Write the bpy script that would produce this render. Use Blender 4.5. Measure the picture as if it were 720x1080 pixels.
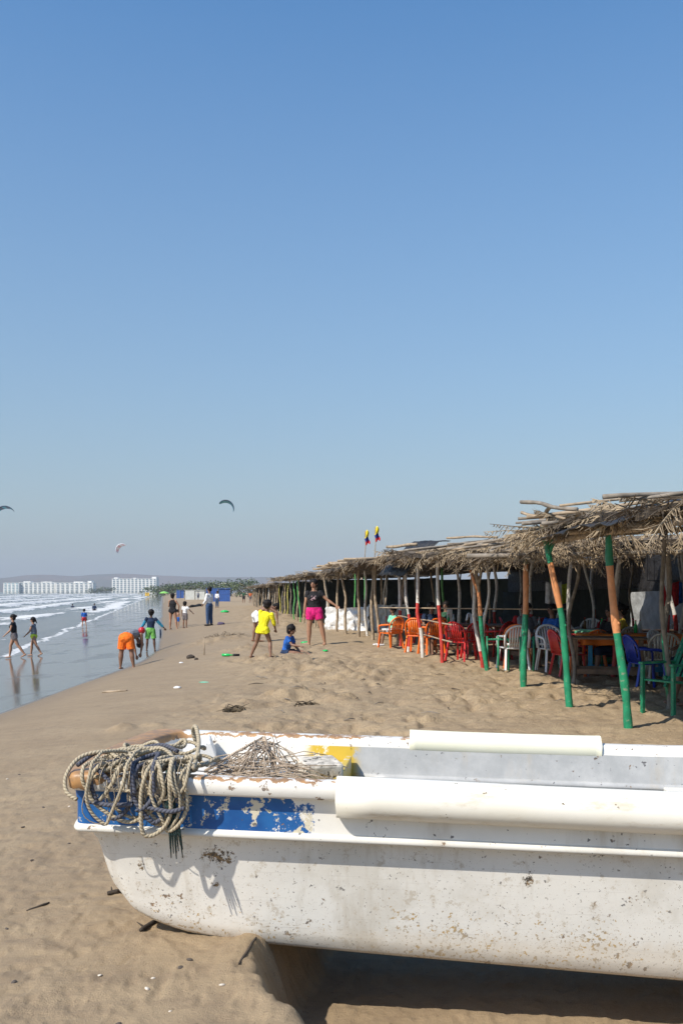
import bpy, math, random
import numpy as np
from mathutils import Vector, Matrix
random.seed(7); RNG = np.random.default_rng(5)
for o in list(bpy.data.objects): bpy.data.objects.remove(o)
S = bpy.context.scene; COL = S.collection
R = math.radians
# ------------------------------------------------------------------ camera, sky, sun, exposure
EYE = 2.5; HOR = 624.5; F = 1000.0
cam_d = bpy.data.cameras.new('camera'); cam = bpy.data.objects.new('camera', cam_d); COL.objects.link(cam)
cam.location = (0, 0, EYE); cam.rotation_euler = (R(90), 0, 0)
cam_d.sensor_fit = 'HORIZONTAL'; cam_d.sensor_width = 36; cam_d.lens = 50
cam_d.shift_y = 84.5/720; cam_d.clip_start = .05; cam_d.clip_end = 30000
S.camera = cam
LIGHT = Vector((.62, .54, -.82)).normalized()
ELEV = math.asin(-LIGHT.z); AZ = math.atan2(-LIGHT.x, -LIGHT.y)
W = bpy.data.worlds.new('World'); S.world = W; W.use_nodes = True
nt = W.node_tree; bg = nt.nodes['Background']; sky = nt.nodes.new('ShaderNodeTexSky')
sky.sky_type = 'NISHITA'; sky.sun_disc = False; sky.sun_elevation = ELEV; sky.sun_rotation = AZ
sky.air_density = 1.25; sky.dust_density = .6; sky.ozone_density = 3.2; sky.altitude = 0
hs = nt.nodes.new('ShaderNodeHueSaturation'); hs.inputs['Saturation'].default_value = 1.28; nt.links.new(sky.outputs[0], hs.inputs['Color']); mx = nt.nodes.new('ShaderNodeMix'); mx.data_type = 'RGBA'; mx.inputs[7].default_value = (1.86, 2.34, 2.90, 1); wtc = nt.nodes.new('ShaderNodeTexCoord'); wsx = nt.nodes.new('ShaderNodeSeparateXYZ'); wmr = nt.nodes.new('ShaderNodeValToRGB'); nt.links.new(wtc.outputs['Generated'], wsx.inputs[0]); nt.links.new(wsx.outputs[2], wmr.inputs[0]); wmr.color_ramp.elements[0].position = 0; wmr.color_ramp.elements[0].color = (.84, .84, .84, 1); wmr.color_ramp.elements[1].position = .55; wmr.color_ramp.elements[1].color = (.06, .06, .06, 1); we = wmr.color_ramp.elements.new(.22); we.color = (.50, .50, .50, 1); nt.links.new(wmr.outputs[0], mx.inputs[0]); nt.links.new(hs.outputs[0], mx.inputs[6]); nt.links.new(mx.outputs[2], bg.inputs[0]); bg.inputs[1].default_value = .125
sd = bpy.data.lights.new('sun', 'SUN'); sd.energy = 4.0; sd.angle = R(.5); sd.color = (1, .93, .82)
sun = bpy.data.objects.new('sun', sd); COL.objects.link(sun); sun.rotation_euler = LIGHT.to_track_quat('-Z', 'Y').to_euler()
S.view_settings.view_transform = 'Standard'; S.view_settings.look = 'None'; S.view_settings.gamma = 1
S.view_settings.use_curve_mapping = False; S.view_settings.exposure = 0.47

# ------------------------------------------------------------------ noise and terrain height
TAB = RNG.random((256, 256))
def vn(x, y):
    x = np.asarray(x, float); y = np.asarray(y, float)
    xi = np.floor(x).astype(int); yi = np.floor(y).astype(int); fx = x-xi; fy = y-yi
    fx = fx*fx*(3-2*fx); fy = fy*fy*(3-2*fy)
    a = TAB[xi & 255, yi & 255]; b = TAB[(xi+1) & 255, yi & 255]; c = TAB[xi & 255, (yi+1) & 255]; d = TAB[(xi+1) & 255, (yi+1) & 255]
    return (a*(1-fx)+b*fx)*(1-fy)+(c*(1-fx)+d*fx)*fy
def fbm(x, y, o=4):
    r = 0; a = .5; t = 0
    for i in range(o):
        r = r+a*vn(x*2**i+i*17.3, y*2**i+i*9.1); t += a; a *= .55
    return r/t-.5
def sst(a, b, x):
    t = np.clip((np.asarray(x, float)-a)/(b-a), 0, 1); return t*t*(3-2*t)
def shore(y):
    y = np.asarray(y, float)
    k = .8; a = 6.15; b = .19*np.maximum(y, 0)
    return -(np.log(np.exp(k*(a-b).clip(-300, 300)/1)+1)/k + b)
def softx(y):   # stable softmax of 6.15 and .19 y
    y = np.asarray(y, float); a = 6.15; b = .19*np.maximum(y, 0); m = np.maximum(a, b)
    return -(m+np.log(np.exp((a-m)*2.5)+np.exp((b-m)*2.5))/2.5)
BUMPS = []   # (x, y, rx, ry, height) local heaps or hollows
def height(x, y, fine=True):
    x = np.asarray(x, float); y = np.asarray(y, float)
    s = x-softx(y)+ .35*fbm(x*.12+3, y*.18, 2)*sst(60, 20, y)
    up = .3+.7*(1-np.exp(-np.maximum(s, 0)/1.9))
    lo = .3+.05*np.minimum(s, 0)
    z = np.where(s > 0, up, lo); z = np.where(s < -8, -.1+.02*(s+8), z); z = np.maximum(z, -3)
    far = sst(1330, 1420, y+.1*x); z = z*(1-far)+far*2.2
    z = z+sst(3, 30, x-(4-.12*y)-7)*.8*(y < 1200)
    if fine:
        dry = sst(3.4, 5.2, s)*sst(7.5, 10, y+.2*x)*sst(160, 60, y)
        semi = sst(.4, 4, s)
        patch = .35+.65*sst(-.12, .16, fbm(x*.45+20, y*.30, 3)); dry = dry*patch
        z = z+dry*(.10*fbm(x*.7, y*.5, 3)+.075*fbm(x*2.8+9, y*2.2, 5)+.05*fbm(x*9+2, y*7, 3)-.05*sst(.60, .76, vn(x*4.1+3, y*3.1))-.04*sst(.62, .76, vn(x*6.3+31, y*5.1)))
        rid = np.abs(fbm(x*2.0+4, y*1.3+2, 3)); z = z-dry*.03*sst(.09, 0, rid)
        z = z+semi*(.03*fbm(x*1.1, y*.7, 3)+.010*fbm(x*8, y*5, 3))
        near = sst(12, 6, y)*sst(.5, 3, s)
        z = z+near*(.007*fbm((x+.6*y)*2.2, (y-.5*x)*9, 3)+.005*fbm(x*14, y*14, 3)-.010*sst(.60, .72, vn(x*5+3, y*4))*sst(.40, .55, vn(x*.8, y*.8))-.007*sst(.62, .75, vn(x*17+3, y*15))+.005*sst(.7, .8, vn(x*27+3, y*25))+.010*fbm((x+y)*1.2, (y-x)*5, 4))
        for bx, by, rx, ry, hh in BUMPS:
            d2 = ((x-bx)/rx)**2+((y-by)/ry)**2
            m = d2 < 9
            if np.any(m): z = z+hh*np.exp(-d2)*(1+2.6*fbm(x*6+bx, y*6, 4))
    # scoured hollow under the beached boat
    ex = np.interp(y, [3.2, 3.5, 3.8, 4.15, 4.4, 5.6], [-.15, -.20, -.33, -.36, -.33, -.1])+.05*fbm(x*0+1, y*6, 2)+.03*fbm(x*0+5, y*22, 2)+.05*fbm(x*6, y*5, 3)
    nr = 3.27+.10*fbm(x*1.7+7, y*0+2, 3)
    pit = sst(-.03, .17, x-ex)*sst(0, .42, y-nr)*sst(6.0, 5.2, y)*sst(4.6, 3.9, x)
    z = z-.40*pit
    rim = np.exp(-((x-ex+.08)/.07)**2)*sst(3.3, 3.6, y)*sst(4.9, 4.4, y)
    z = z+.022*rim
    return z
def h1(x, y): return float(height(np.array([x]), np.array([y]))[0])
def gp(px, py):
    """ground point seen at photo pixel (px, py)"""
    u = (px-360)/F; v = (py-HOR)/F
    a, b = 2.2, 1500.
    for n_ in (520, 60, 60):
        d = np.geomspace(a, b, n_); below = EYE-v*d < height(u*d, d)
        k = int(np.argmax(below)) if below.any() else n_-1
        a, b = d[max(k-1, 0)], d[k]
    b = float(b); return Vector((u*b, b, h1(u*b, b)))
def at(px, py, d): return Vector(((px-360)/F*d, d, EYE-(py-HOR)/F*d))

# ------------------------------------------------------------------ object helpers
class MB:
    def __init__(s): s.v = []; s.f = []; s.m = []; s.uv = []
    def face(s, idx, m=0, uv=None): s.f.append(tuple(idx)); s.m.append(m); s.uv.append(uv)
    def poly(s, pts, m=0):
        b = len(s.v); s.v += [tuple(p) for p in pts]; s.face(range(b, b+len(pts)), m)
    def box(s, c, d, m=0, rot=None, taper=1.0):
        c = Vector(c); b = len(s.v)
        for z in (-.5, .5):
            t = 1 if z < 0 else taper
            for x, y in ((-.5, -.5), (.5, -.5), (.5, .5), (-.5, .5)):
                p = Vector((x*d[0]*t, y*d[1]*t, z*d[2]))
                if rot is not None: p = rot @ p
                s.v.append(tuple(c+p))
        for q in ((3, 2, 1, 0), (4, 5, 6, 7), (0, 1, 5, 4), (1, 2, 6, 5), (2, 3, 7, 6), (3, 0, 4, 7)): s.face([b+i for i in q], m)
    def beam(s, a, b, w, h=None, m=0):
        a = Vector(a); b = Vector(b); d = b-a
        if d.length < 1e-6: return
        s.box((a+b)/2, (w, h or w, d.length), m, d.to_track_quat('Z', 'Y').to_matrix())
    def tube(s, path, r, n=8, m=0, caps=True, closed=False, mats=None, flat=1.0, side=None):
        P = [Vector(p) for p in path]; k = len(P)
        if not hasattr(r, '__len__'): r = [r]*k
        base = len(s.v); L = 0; ls = [0]
        for i in range(1, k): L += (P[i]-P[i-1]).length; ls.append(L)
        nrm = None
        for i in range(k):
            if closed: t = P[(i+1) % k]-P[i-1]
            else: t = P[min(i+1, k-1)]-P[max(i-1, 0)]
            if t.length < 1e-9: t = Vector((0, 0, 1))
            t.normalize()
            if side is not None: nrm = Vector(side)-t*t.dot(Vector(side))
            elif nrm is None:
                nrm = t.orthogonal()
            else: nrm = nrm-t*t.dot(nrm)
            if nrm.length < 1e-6: nrm = t.orthogonal()
            nrm.normalize(); bn = t.cross(nrm)
            for j in range(n):
                a = 2*math.pi*j/n
                s.v.append(tuple(P[i]+nrm*(math.cos(a)*r[i])+bn*(math.sin(a)*r[i]*flat)))
        rng = k if closed else k-1
        for i in range(rng):
            i2 = (i+1) % k; mm = mats[i] if mats else m
            l0 = ls[i]; l1 = ls[i+1] if i+1 < k else L+.02
            for j in range(n):
                j2 = (j+1) % n
                s.face((base+i*n+j, base+i*n+j2, base+i2*n+j2, base+i2*n+j), mm,
                       ((l0, j/n), (l0, (j+1)/n), (l1, (j+1)/n), (l1, j/n)))
        if caps and not closed:
            s.face([base+j for j in range(n)][::-1], mats[0] if mats else m)
            s.face([base+(k-1)*n+j for j in range(n)], mats[-1] if mats else m)
    def ball(s, c, r, nu=14, nv=9, m=0, axes=None):
        c = Vector(c); r = (r, r, r) if not hasattr(r, '__len__') else r
        ax = axes or (Vector((1, 0, 0)), Vector((0, 1, 0)), Vector((0, 0, 1)))
        base = len(s.v)
        for i in range(nv+1):
            th = math.pi*i/nv
            for j in range(nu):
                a = 2*math.pi*j/nu
                s.v.append(tuple(c+ax[0]*(r[0]*math.sin(th)*math.cos(a))+ax[1]*(r[1]*math.sin(th)*math.sin(a))+ax[2]*(r[2]*math.cos(th))))
        for i in range(nv):
            for j in range(nu):
                j2 = (j+1) % nu
                s.face((base+i*nu+j, base+(i+1)*nu+j, base+(i+1)*nu+j2, base+i*nu+j2), m)
    def build(s, name, mats, parent=None, smooth=False, bevel=0, remesh=0, sm=0):
        me = bpy.data.meshes.new(name); me.from_pydata(s.v, [], s.f)
        if not isinstance(mats, (list, tuple)): mats = [mats]
        for q in mats: me.materials.append(q)
        me.polygons.foreach_set('material_index', s.m)
        if any(u is not None for u in s.uv):
            uvl = me.uv_layers.new(name='UVMap'); k = 0; dat = []
            for f, u in zip(s.f, s.uv):
                for q in range(len(f)): dat += list(u[q]) if u else [0, 0]
            uvl.data.foreach_set('uv', dat)
        if smooth: me.polygons.foreach_set('use_smooth', [True]*len(me.polygons))
        me.validate(); me.update()
        o = bpy.data.objects.new(name, me); COL.objects.link(o); o.parent = parent
        if remesh:
            q = o.modifiers.new('r', 'REMESH'); q.mode = 'VOXEL'; q.voxel_size = remesh; q.use_smooth_shade = True
            if sm: q2 = o.modifiers.new('s', 'SMOOTH'); q2.iterations = sm; q2.factor = .5
        if bevel:
            q = o.modifiers.new('b', 'BEVEL'); q.width = bevel; q.segments = 2; q.limit_method = 'ANGLE'
        if remesh or bevel:
            dg = bpy.context.evaluated_depsgraph_get(); m2 = bpy.data.meshes.new_from_object(o.evaluated_get(dg))
            o.modifiers.clear(); o.data = m2
            if remesh: m2.polygons.foreach_set('use_smooth', [True]*len(m2.polygons))
        return o
def tag(o, label=None, cat=None, group=None, kind=None):
    if label: o['label'] = label
    if cat: o['category'] = cat
    if group: o['group'] = group
    if kind: o['kind'] = kind
    return o
def thing(name, loc, rz, label, cat, group=None):
    o = bpy.data.objects.new(name, None); COL.objects.link(o); o.location = loc; o.rotation_euler = (0, 0, rz)
    return tag(o, label, cat, group)
def copy_tree(o, parent=None):
    c = o.copy(); COL.objects.link(c); c.parent = parent
    for ch in o.children: copy_tree(ch, c)
    return c

# ------------------------------------------------------------------ material helpers
class NT:
    def __init__(s, name):
        s.mat = bpy.data.materials.new(name); s.mat.use_nodes = True; s.t = s.mat.node_tree
        s.b = s.t.nodes['Principled BSDF']; s.tc = s.t.nodes.new('ShaderNodeTexCoord'); s.obj = s.tc.outputs['Object']
    def n(s, typ, **k):
        x = s.t.nodes.new(typ)
        for a, b in k.items(): setattr(x, a, b)
        return x
    def set(s, inp, v):
        if isinstance(v, bpy.types.NodeSocket): s.t.links.new(v, inp)
        else:
            if hasattr(v, '__len__') and len(v) == 3 and inp.type == 'RGBA': v = tuple(v)+(1,)
            inp.default_value = v
    def noise(s, scale, detail=4, rough=.55, vec=None, dist=0):
        x = s.n('ShaderNodeTexNoise'); x.inputs['Scale'].default_value = scale; x.inputs['Detail'].default_value = detail
        x.inputs['Roughness'].default_value = rough; x.inputs['Distortion'].default_value = dist
        s.t.links.new(vec or s.obj, x.inputs['Vector']); return x.outputs[0]
    def mapv(s, scale=(1, 1, 1), rot=(0, 0, 0), vec=None):
        x = s.n('ShaderNodeMapping'); x.inputs['Scale'].default_value = scale; x.inputs['Rotation'].default_value = rot
        s.t.links.new(vec or s.obj, x.inputs[0]); return x.outputs[0]
    def step(s, v, a, b, lo=0., hi=1.):
        x = s.n('ShaderNodeMapRange', interpolation_type='SMOOTHSTEP'); s.set(x.inputs[0], v)
        for i, q in ((1, a), (2, b), (3, lo), (4, hi)): s.set(x.inputs[i], q)
        return x.outputs[0]
    def mth(s, op, a, b=0.):
        x = s.n('ShaderNodeMath', operation=op); s.set(x.inputs[0], a); s.set(x.inputs[1], b); return x.outputs[0]
    def mix(s, f, a, b):
        x = s.n('ShaderNodeMix', data_type='RGBA'); s.set(x.inputs[0], f); s.set(x.inputs[6], a); s.set(x.inputs[7], b); return x.outputs[2]
    def xyz(s, vec=None):
        x = s.n('ShaderNodeSeparateXYZ'); s.t.links.new(vec or s.obj, x.inputs[0]); return x.outputs
    def attr(s, name):
        return s.n('ShaderNodeAttribute', attribute_name=name).outputs['Fac']
    def bump(s, h, strength=.4, dist=.01, prev=None):
        x = s.n('ShaderNodeBump'); x.inputs['Strength'].default_value = strength; x.inputs['Distance'].default_value = dist
        s.set(x.inputs['Height'], h)
        if prev is not None: s.t.links.new(prev, x.inputs['Normal'])
        s.t.links.new(x.outputs[0], s.b.inputs['Normal']); return x.outputs[0]
    def out(s, col=None, rough=None, metal=None, spec=None):
        if col is not None: s.set(s.b.inputs['Base Color'], col)
        if rough is not None: s.set(s.b.inputs['Roughness'], rough)
        if metal is not None: s.set(s.b.inputs['Metallic'], metal)
        if spec is not None: s.b.inputs['Specular IOR Level'].default_value = spec
        return s.mat
_M = {}
def M(name, col, rough=.6, var=.18, scale=14, bump=.15, bscale=60, spec=.5, wear=None, wearat=.62, wscale=18, bd=.004):
    """plain procedural surface: colour mottled by noise, optional worn-off colour, fine bump"""
    if name in _M: return _M[name]
    t = NT(name); n = t.noise(scale, 5)
    f = t.step(n, .3, .7)
    c = t.mix(f, tuple(x*(1-var) for x in col), tuple(min(1, x*(1+var)) for x in col))
    if wear is not None:
        w = t.noise(wscale, 6, .65); c = t.mix(t.step(w, wearat, wearat+.04), c, wear)
    t.bump(t.noise(bscale, 4), bump, bd)
    _M[name] = t.out(c, rough, spec=spec); return _M[name]

# ------------------------------------------------------------------ ground
BUMPS += [(-.55, 18.5, 1.1, 1.2, .13), (.3, 17.2, .7, .7, .12), (-1.35, 13.0, .20, .30, .12), (-.95, 13.6, .30, .35, .13), (-.45, 13.9, .40, .30, .12), (.05, 13.2, .35, .3, .09), (-.35, 13.4, .5, .3, .06),
          (-2.55, 11.0, .16, .18, .06), (-2.2, 11.2, .16, .16, .05), (-4.2, 33, 1.2, 1.4, .16), (-1.7, 21.5, 1.0, 1.3, .12), (-1.2, 22.4, .5, .5, -.15),
          (-2.6, 26, .7, 1.2, .12), (1.6, 13.2, .6, .5, .07), (.9, 11.2, .5, .4, .05), (-3.2, 42, 1.5, 2, .2), (-4.0, 55, 1.5, 3, .25)]
def ground():
    ys = list(np.linspace(-40, 2.2, 50)); y = 2.25
    while y < 3400: ys.append(y); y *= 1.0055 if y < 70 else 1.03
    ys = np.array(ys)
    us = np.concatenate([-np.geomspace(6, .62, 60), np.linspace(-.6, .6, 420), np.geomspace(.62, 4, 50)])
    Y, U = np.meshgrid(ys, us, indexing='ij')
    wy = np.maximum(Y, 2.3)+np.maximum(0, 6*(1-Y/9))*np.where(np.abs(U) > .6, (np.abs(U)-.6), 0)
    X = U*wy
    s = X-softx(Y)
    Z = height(X, Y)
    ny, nx = Y.shape
    co = np.stack([X, Y, Z], -1).reshape(-1, 3)
    i = np.arange(ny*nx).reshape(ny, nx)
    q = np.stack([i[:-1, :-1], i[:-1, 1:], i[1:, 1:], i[1:, :-1]], -1).reshape(-1, 4)
    me = bpy.data.meshes.new('beach_sand'); me.vertices.add(len(co)); me.vertices.foreach_set('co', co.ravel())
    me.loops.add(q.size); me.loops.foreach_set('vertex_index', q.ravel()); me.polygons.add(len(q))
    me.polygons.foreach_set('loop_start', np.arange(0, q.size, 4)); me.polygons.foreach_set('loop_total', np.full(len(q), 4))
    me.polygons.foreach_set('use_smooth', np.ones(len(q), bool)); me.update(); me.validate()
    sw = s+.5*fbm(X*.25, Y*.25, 3)
    film = sst(.12, -.12, s+.25*fbm(X*.3, Y*.12, 2))
    damp = np.clip(.5*sst(1.8, .1, sw)+.5*sst(6.5, 1.2, sw+.8*fbm(X*.5, Y*.3, 3)), 0, 1)
    damp = np.maximum(damp, .30*sst(9.5, 6.5, Y)*1.0*(s > 0))
    ex = np.interp(Y, [3.2, 3.5, 3.8, 4.15, 4.4, 5.6], [-.12, -.17, -.31, -.33, -.30, -.1])
    damp = np.maximum(damp, .2*sst(0, .2, X-ex)*sst(3.3, 3.8, Y)*sst(6, 5, Y))
    dryr = sst(3.4, 5.2, s)*sst(7.5, 10, Y+.2*X)
    far = sst(1330, 1420, Y+.1*X)
    for nm, a in (('film', film), ('damp', damp), ('dryr', dryr), ('farland', far)):
        at_ = me.attributes.new(nm, 'FLOAT', 'POINT'); at_.data.foreach_set('value', a.ravel().astype(np.float32))
    o = bpy.data.objects.new('beach_sand', me); COL.objects.link(o); o['kind'] = 'structure'
    t = NT('sand'); film, damp, dryr, far = [t.attr(k) for k in ('film', 'damp', 'dryr', 'farland')]
    n1 = t.noise(1.3, 6, .6); n2 = t.noise(9, 5, .6); n3 = t.noise(160, 3, .7)
    c = t.mix(t.step(n1, .3, .7), (.350, .255, .150), (.425, .318, .192))
    c = t.mix(t.mth('MULTIPLY', t.step(n2, .45, .7), .45), c, (.235, .165, .102))
    c = t.mix(t.mth('MULTIPLY', t.step(n3, .35, .75), .35), c, (.20, .14, .09))
    sp = t.noise(38, 2, .5); c = t.mix(t.mth('MULTIPLY', t.step(sp, .67, .71), .5), c, (.10, .07, .045))
    streak = t.noise(3, 5, .6, t.mapv((.35, 2.2, 1), (0, 0, .35)))
    c = t.mix(t.mth('MULTIPLY', t.step(streak, .5, .68), .3), c, (.17, .125, .085))
    c = t.mix(damp, c, (.215, .158, .098)); c = t.mix(film, c, (.130, .108, .082))
    c = t.mix(far, c, (.05, .07, .035))
    r = t.mth('SUBTRACT', .92, t.mth('MULTIPLY', damp, .30)); r = t.mth('SUBTRACT', r, t.mth('MULTIPLY', film, .60)); r = t.mth('MAXIMUM', r, .045); r = t.mth('ADD', r, t.mth('MULTIPLY', t.step(t.noise(.5, 5, .6, t.mapv((1, .5, 1))), .50, .64), t.mth('MULTIPLY', film, .16)))
    wet = t.mth('SUBTRACT', 1.0, film)
    h = t.mth('ADD', t.mth('MULTIPLY', n3, .25), t.mth('MULTIPLY', t.noise(22, 6, .65), t.mth('ADD', .45, dryr)))
    h = t.mth('ADD', h, t.mth('MULTIPLY', t.noise(7, 5, .65, t.mapv((.5, 1.4, 1), (0, 0, .6))), .5))
    t.bump(t.mth('MULTIPLY', h, t.mth('ADD', t.mth('MULTIPLY', wet, .94), .06)), .8, .024)
    me.materials.append(t.out(c, r, spec=.5))
ground()

# ------------------------------------------------------------------ sea
def sea():
    ss = np.concatenate([np.arange(-2.0, -70, -.28), -np.geomspace(70, 3500, 90)])
    ys = [-60]; y = -60.0
    while y < 6: y += 1.6; ys.append(y)
    while y < 3500: y *= 1.011; ys.append(y)
    ys = np.array(ys); Y, Sx = np.meshgrid(ys, ss, indexing='ij')
    X = Sx+softx(Y)
    wob = 5.0*fbm(Y*.022+5, Sx*.01, 3)+.9*fbm(Y*.25, Sx*.05, 2)
    fadef = sst(900, 120, Y)
    Z = .02+.0*X; foam = 0*X
    crests = [(-7.6, .10, .8, .95), (-12, .20, 1.2, .95), (-18.5, .30, 1.6, .8), (-26, .45, 2.0, 1.0), (-37, .5, 2.4, .85), (-50, .6, 2.6, 1.0), (-66, .65, 3.0, .9), (-86, .6, 3, .95), (-112, .6, 3, .8), (-150, .6, 4, .7)]
    for k, (c, a, w, fo) in enumerate(crests):
        seg = sst(-.30, .12, fbm(Y*.018+k*7.7, Y*0+k, 3)+.04)
        d = Sx-(c+wob*(1+abs(c)*.006)+1.2*fbm(Y*.08+k*3, Y*0+2, 2))
        Z = Z+a*(.45+.55*seg)*np.exp(-np.where(d > 0, (d/(w*.5))**2, (d/(w*1.4))**2))
        trail = np.where(d > 0, np.exp(-(d/(w*.6))**2), np.exp(d/(w*(1.6+3.4*seg))))
        foam = np.maximum(foam, fo*trail*(.25+.75*seg))
    n = fbm(X*.5, Y*.22, 4); n2 = fbm(X*2.0, Y*.8, 3)
    foam = np.clip(sst(.22, .72, foam+.75*n+.45*n2)*1.0, 0, 1)
    Z = Z+.07*fbm(X*.4, Y*.25, 3)+.05*foam*(n2+.5)
    edge = sst(-4.9, -6.3, Sx+.9*fbm(Y*.35, Y*0, 3)); Z = -.12+(Z+.12)*edge
    foam = np.maximum(foam, .9*np.exp(-((Sx+6.2+.9*fbm(Y*.35, Y*0, 3))/.22)**2)*(Y > 0))
    ny, nx = Y.shape; co = np.stack([X, Y, Z], -1).reshape(-1, 3); i = np.arange(ny*nx).reshape(ny, nx)
    q = np.stack([i[:-1, :-1], i[1:, :-1], i[1:, 1:], i[:-1, 1:]], -1).reshape(-1, 4)
    me = bpy.data.meshes.new('sea'); me.vertices.add(len(co)); me.vertices.foreach_set('co', co.ravel())
    me.loops.add(q.size); me.loops.foreach_set('vertex_index', q.ravel()); me.polygons.add(len(q))
    me.polygons.foreach_set('loop_start', np.arange(0, q.size, 4)); me.polygons.foreach_set('loop_total', np.full(len(q), 4))
    me.polygons.foreach_set('use_smooth', np.ones(len(q), bool)); me.update(); me.validate()
    a = me.attributes.new('foam', 'FLOAT', 'POINT'); a.data.foreach_set('value', foam.ravel().astype(np.float32))
    o = bpy.data.objects.new('sea', me); COL.objects.link(o); o['kind'] = 'structure'
    t = NT('sea_water'); fo = t.attr('foam'); fn = t.noise(2.6, 6, .7, t.mapv((1, .5, 1)))
    fm = t.step(t.mth('ADD', fo, t.mth('MULTIPLY', t.mth('SUBTRACT', fn, .5), 1.7)), .36, .66)
    c = t.mix(t.step(t.noise(.15, 4), .3, .7), (.165, .145, .110), (.20, .178, .138)); c = t.mix(fm, c, (.66, .66, .64))
    r = t.mth('ADD', .16, t.mth('MULTIPLY', fm, .6))
    t.bump(t.mth('ADD', t.noise(1.6, 5, .6, t.mapv((1, .5, 1))), t.mth('MULTIPLY', t.noise(7, 4, .6), .3)), .8, .16)
    me.materials.append(t.out(c, r))
sea()
# long thin swash tongue with foam edge, lying on the wet sand
def swash(name, pts, label_kind='structure'):
    mb = MB(); n = len(pts)
    for (px, py) in pts: pass
    P = [gp(px, py) for px, py in pts]; c = sum(P, Vector())/n
    mb.poly([(p.x, p.y, max(p.z, h1(p.x, p.y))+.012) for p in P]); return mb
def hills():
    mb = MB(); n = 160; D0 = 4200
    rows = [(0, 0), (150, .55), (420, 1.0), (900, .9), (1500, 0)]
    b = 0
    for dy, k in rows:
        for i in range(n):
            x = -3400+i*(5600/(n-1)); px = x/D0
            base = 62+26*math.exp(-((px+.30)/.12)**2)+16*math.exp(-((px+.10)/.10)**2)-30*float(sst(-.05, .25, px))
            hh = max(0, base*k*(1+.55*float(fbm(x*.0022+dy*.01, dy*.01+3, 4))))
            mb.v.append((x, D0+dy-abs(x)*.1*0, 1.0+hh))
    for r in range(len(rows)-1):
        for i in range(n-1):
            mb.face((r*n+i, r*n+i+1, (r+1)*n+i+1, (r+1)*n+i))
    t = NT('hillside'); c = t.mix(t.step(t.noise(.004, 6), .35, .65), (.17, .125, .095), (.10, .10, .07))
    o = mb.build('hills', t.out(c, .9), smooth=True); o['kind'] = 'structure'
hills()
# the salty, hazy air over the bay
def haze():
    mb = MB(); z0, z1 = -4.5, 175
    mb.box((-200, 2500, (z0+z1)/2), (9000, 6400, z1-z0))
    t = NT('haze_air'); v = t.n('ShaderNodeVolumePrincipled'); v.inputs['Color'].default_value = (.64, .70, .80, 1); v.inputs['Density'].default_value = HAZE
    out = t.t.nodes['Material Output']; t.t.nodes.remove(t.b); t.t.links.new(v.outputs[0], out.inputs['Volume'])
    o = mb.build('haze', t.mat); o['kind'] = 'stuff'
HAZE = 2.0e-4
haze()

# ------------------------------------------------------------------ far white hotel blocks
WHITE_B = M('white_render', (.85, .84, .80), .7, .05, .2, .05, 2)
DARKWIN = M('blue_grey_glass', (.20, .27, .33), .2, .2, .3, 0)  # one even blue-grey colour for the hotel windows
TEAL = M('teal_glass', (.30, .48, .55), .25, .1, .3, 0)
def hotel(px0, px1, ytop, ybot, D, storeys, bays, label, steps=None, mat=None):
    a = at(px0, ybot, D); b = at(px1, ybot, D); zt = at(px0, ytop, D).z; z0 = 1.2
    w = b.x-a.x; th = thing('hotel_block', ((a.x+b.x)/2, D, z0), 0, label, 'building', 'white hotel blocks along the far shore')
    H = zt-z0; bod = MB(); bod.box((0, 9, H/2), (w, 18, H)); 
    if steps:
        for (fx, fw, fh) in steps: bod.box((fx*w, 9, H+fh/2-.01), (fw*w, 14, fh))
    bod.build('wall', WHITE_B, th)
    rf = MB(); rf.box((0, 9, H+.25), (w+1, 19, .5)); rf.build('roof', WHITE_B, th)
    bw = w/bays; sh = H/storeys
    win = MB(); win.box((0, -.02, 0), (bw*.46, .3, sh*.58))
    wo = win.build('window', mat or DARKWIN, th); first = True
    bal = MB(); bal.box((0, -.5, 0), (bw*.5, .9, .9)); bo = bal.build('balcony', WHITE_B, th)
    for i in range(storeys):
        for j in range(bays):
            x = -w/2+bw*(j+.5); z = sh*(i+.5)
            if first: first = False; q = wo; r = bo
            else: q = wo.copy(); COL.objects.link(q); r = bo.copy(); COL.objects.link(r)
            q.location = (x, 0, z); r.location = (x, 0, z-sh*.38)
    return th
hotel(3.5, 20, 615, 625.5, 1500, 6, 4, 'glassy pale hotel block at the left end of the far row', mat=TEAL)
hotel(20.5, 58, 614.6, 625.5, 1505, 6, 8, 'long white hotel block in the middle of the left row across the bay', [(-.3, .2, 2), (.25, .3, 1.5)])
hotel(58.5, 98, 614.8, 625.5, 1495, 6, 8, 'long white hotel block at the right end of the left row across the bay', [(.1, .25, 2), (.4, .1, 3)])
hotel(118, 165, 610.5, 624.5, 1480, 7, 12, 'tall white hotel block standing alone right of the others', [(-.42, .08, 2), (.44, .1, 3.2), (0, .06, 1.5)])
# low white building further right, beside the dark tree line
hotel(231, 243, 615.5, 622, 760, 2, 4, 'small white building above the blue tarpaulins far down the beach')

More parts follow.
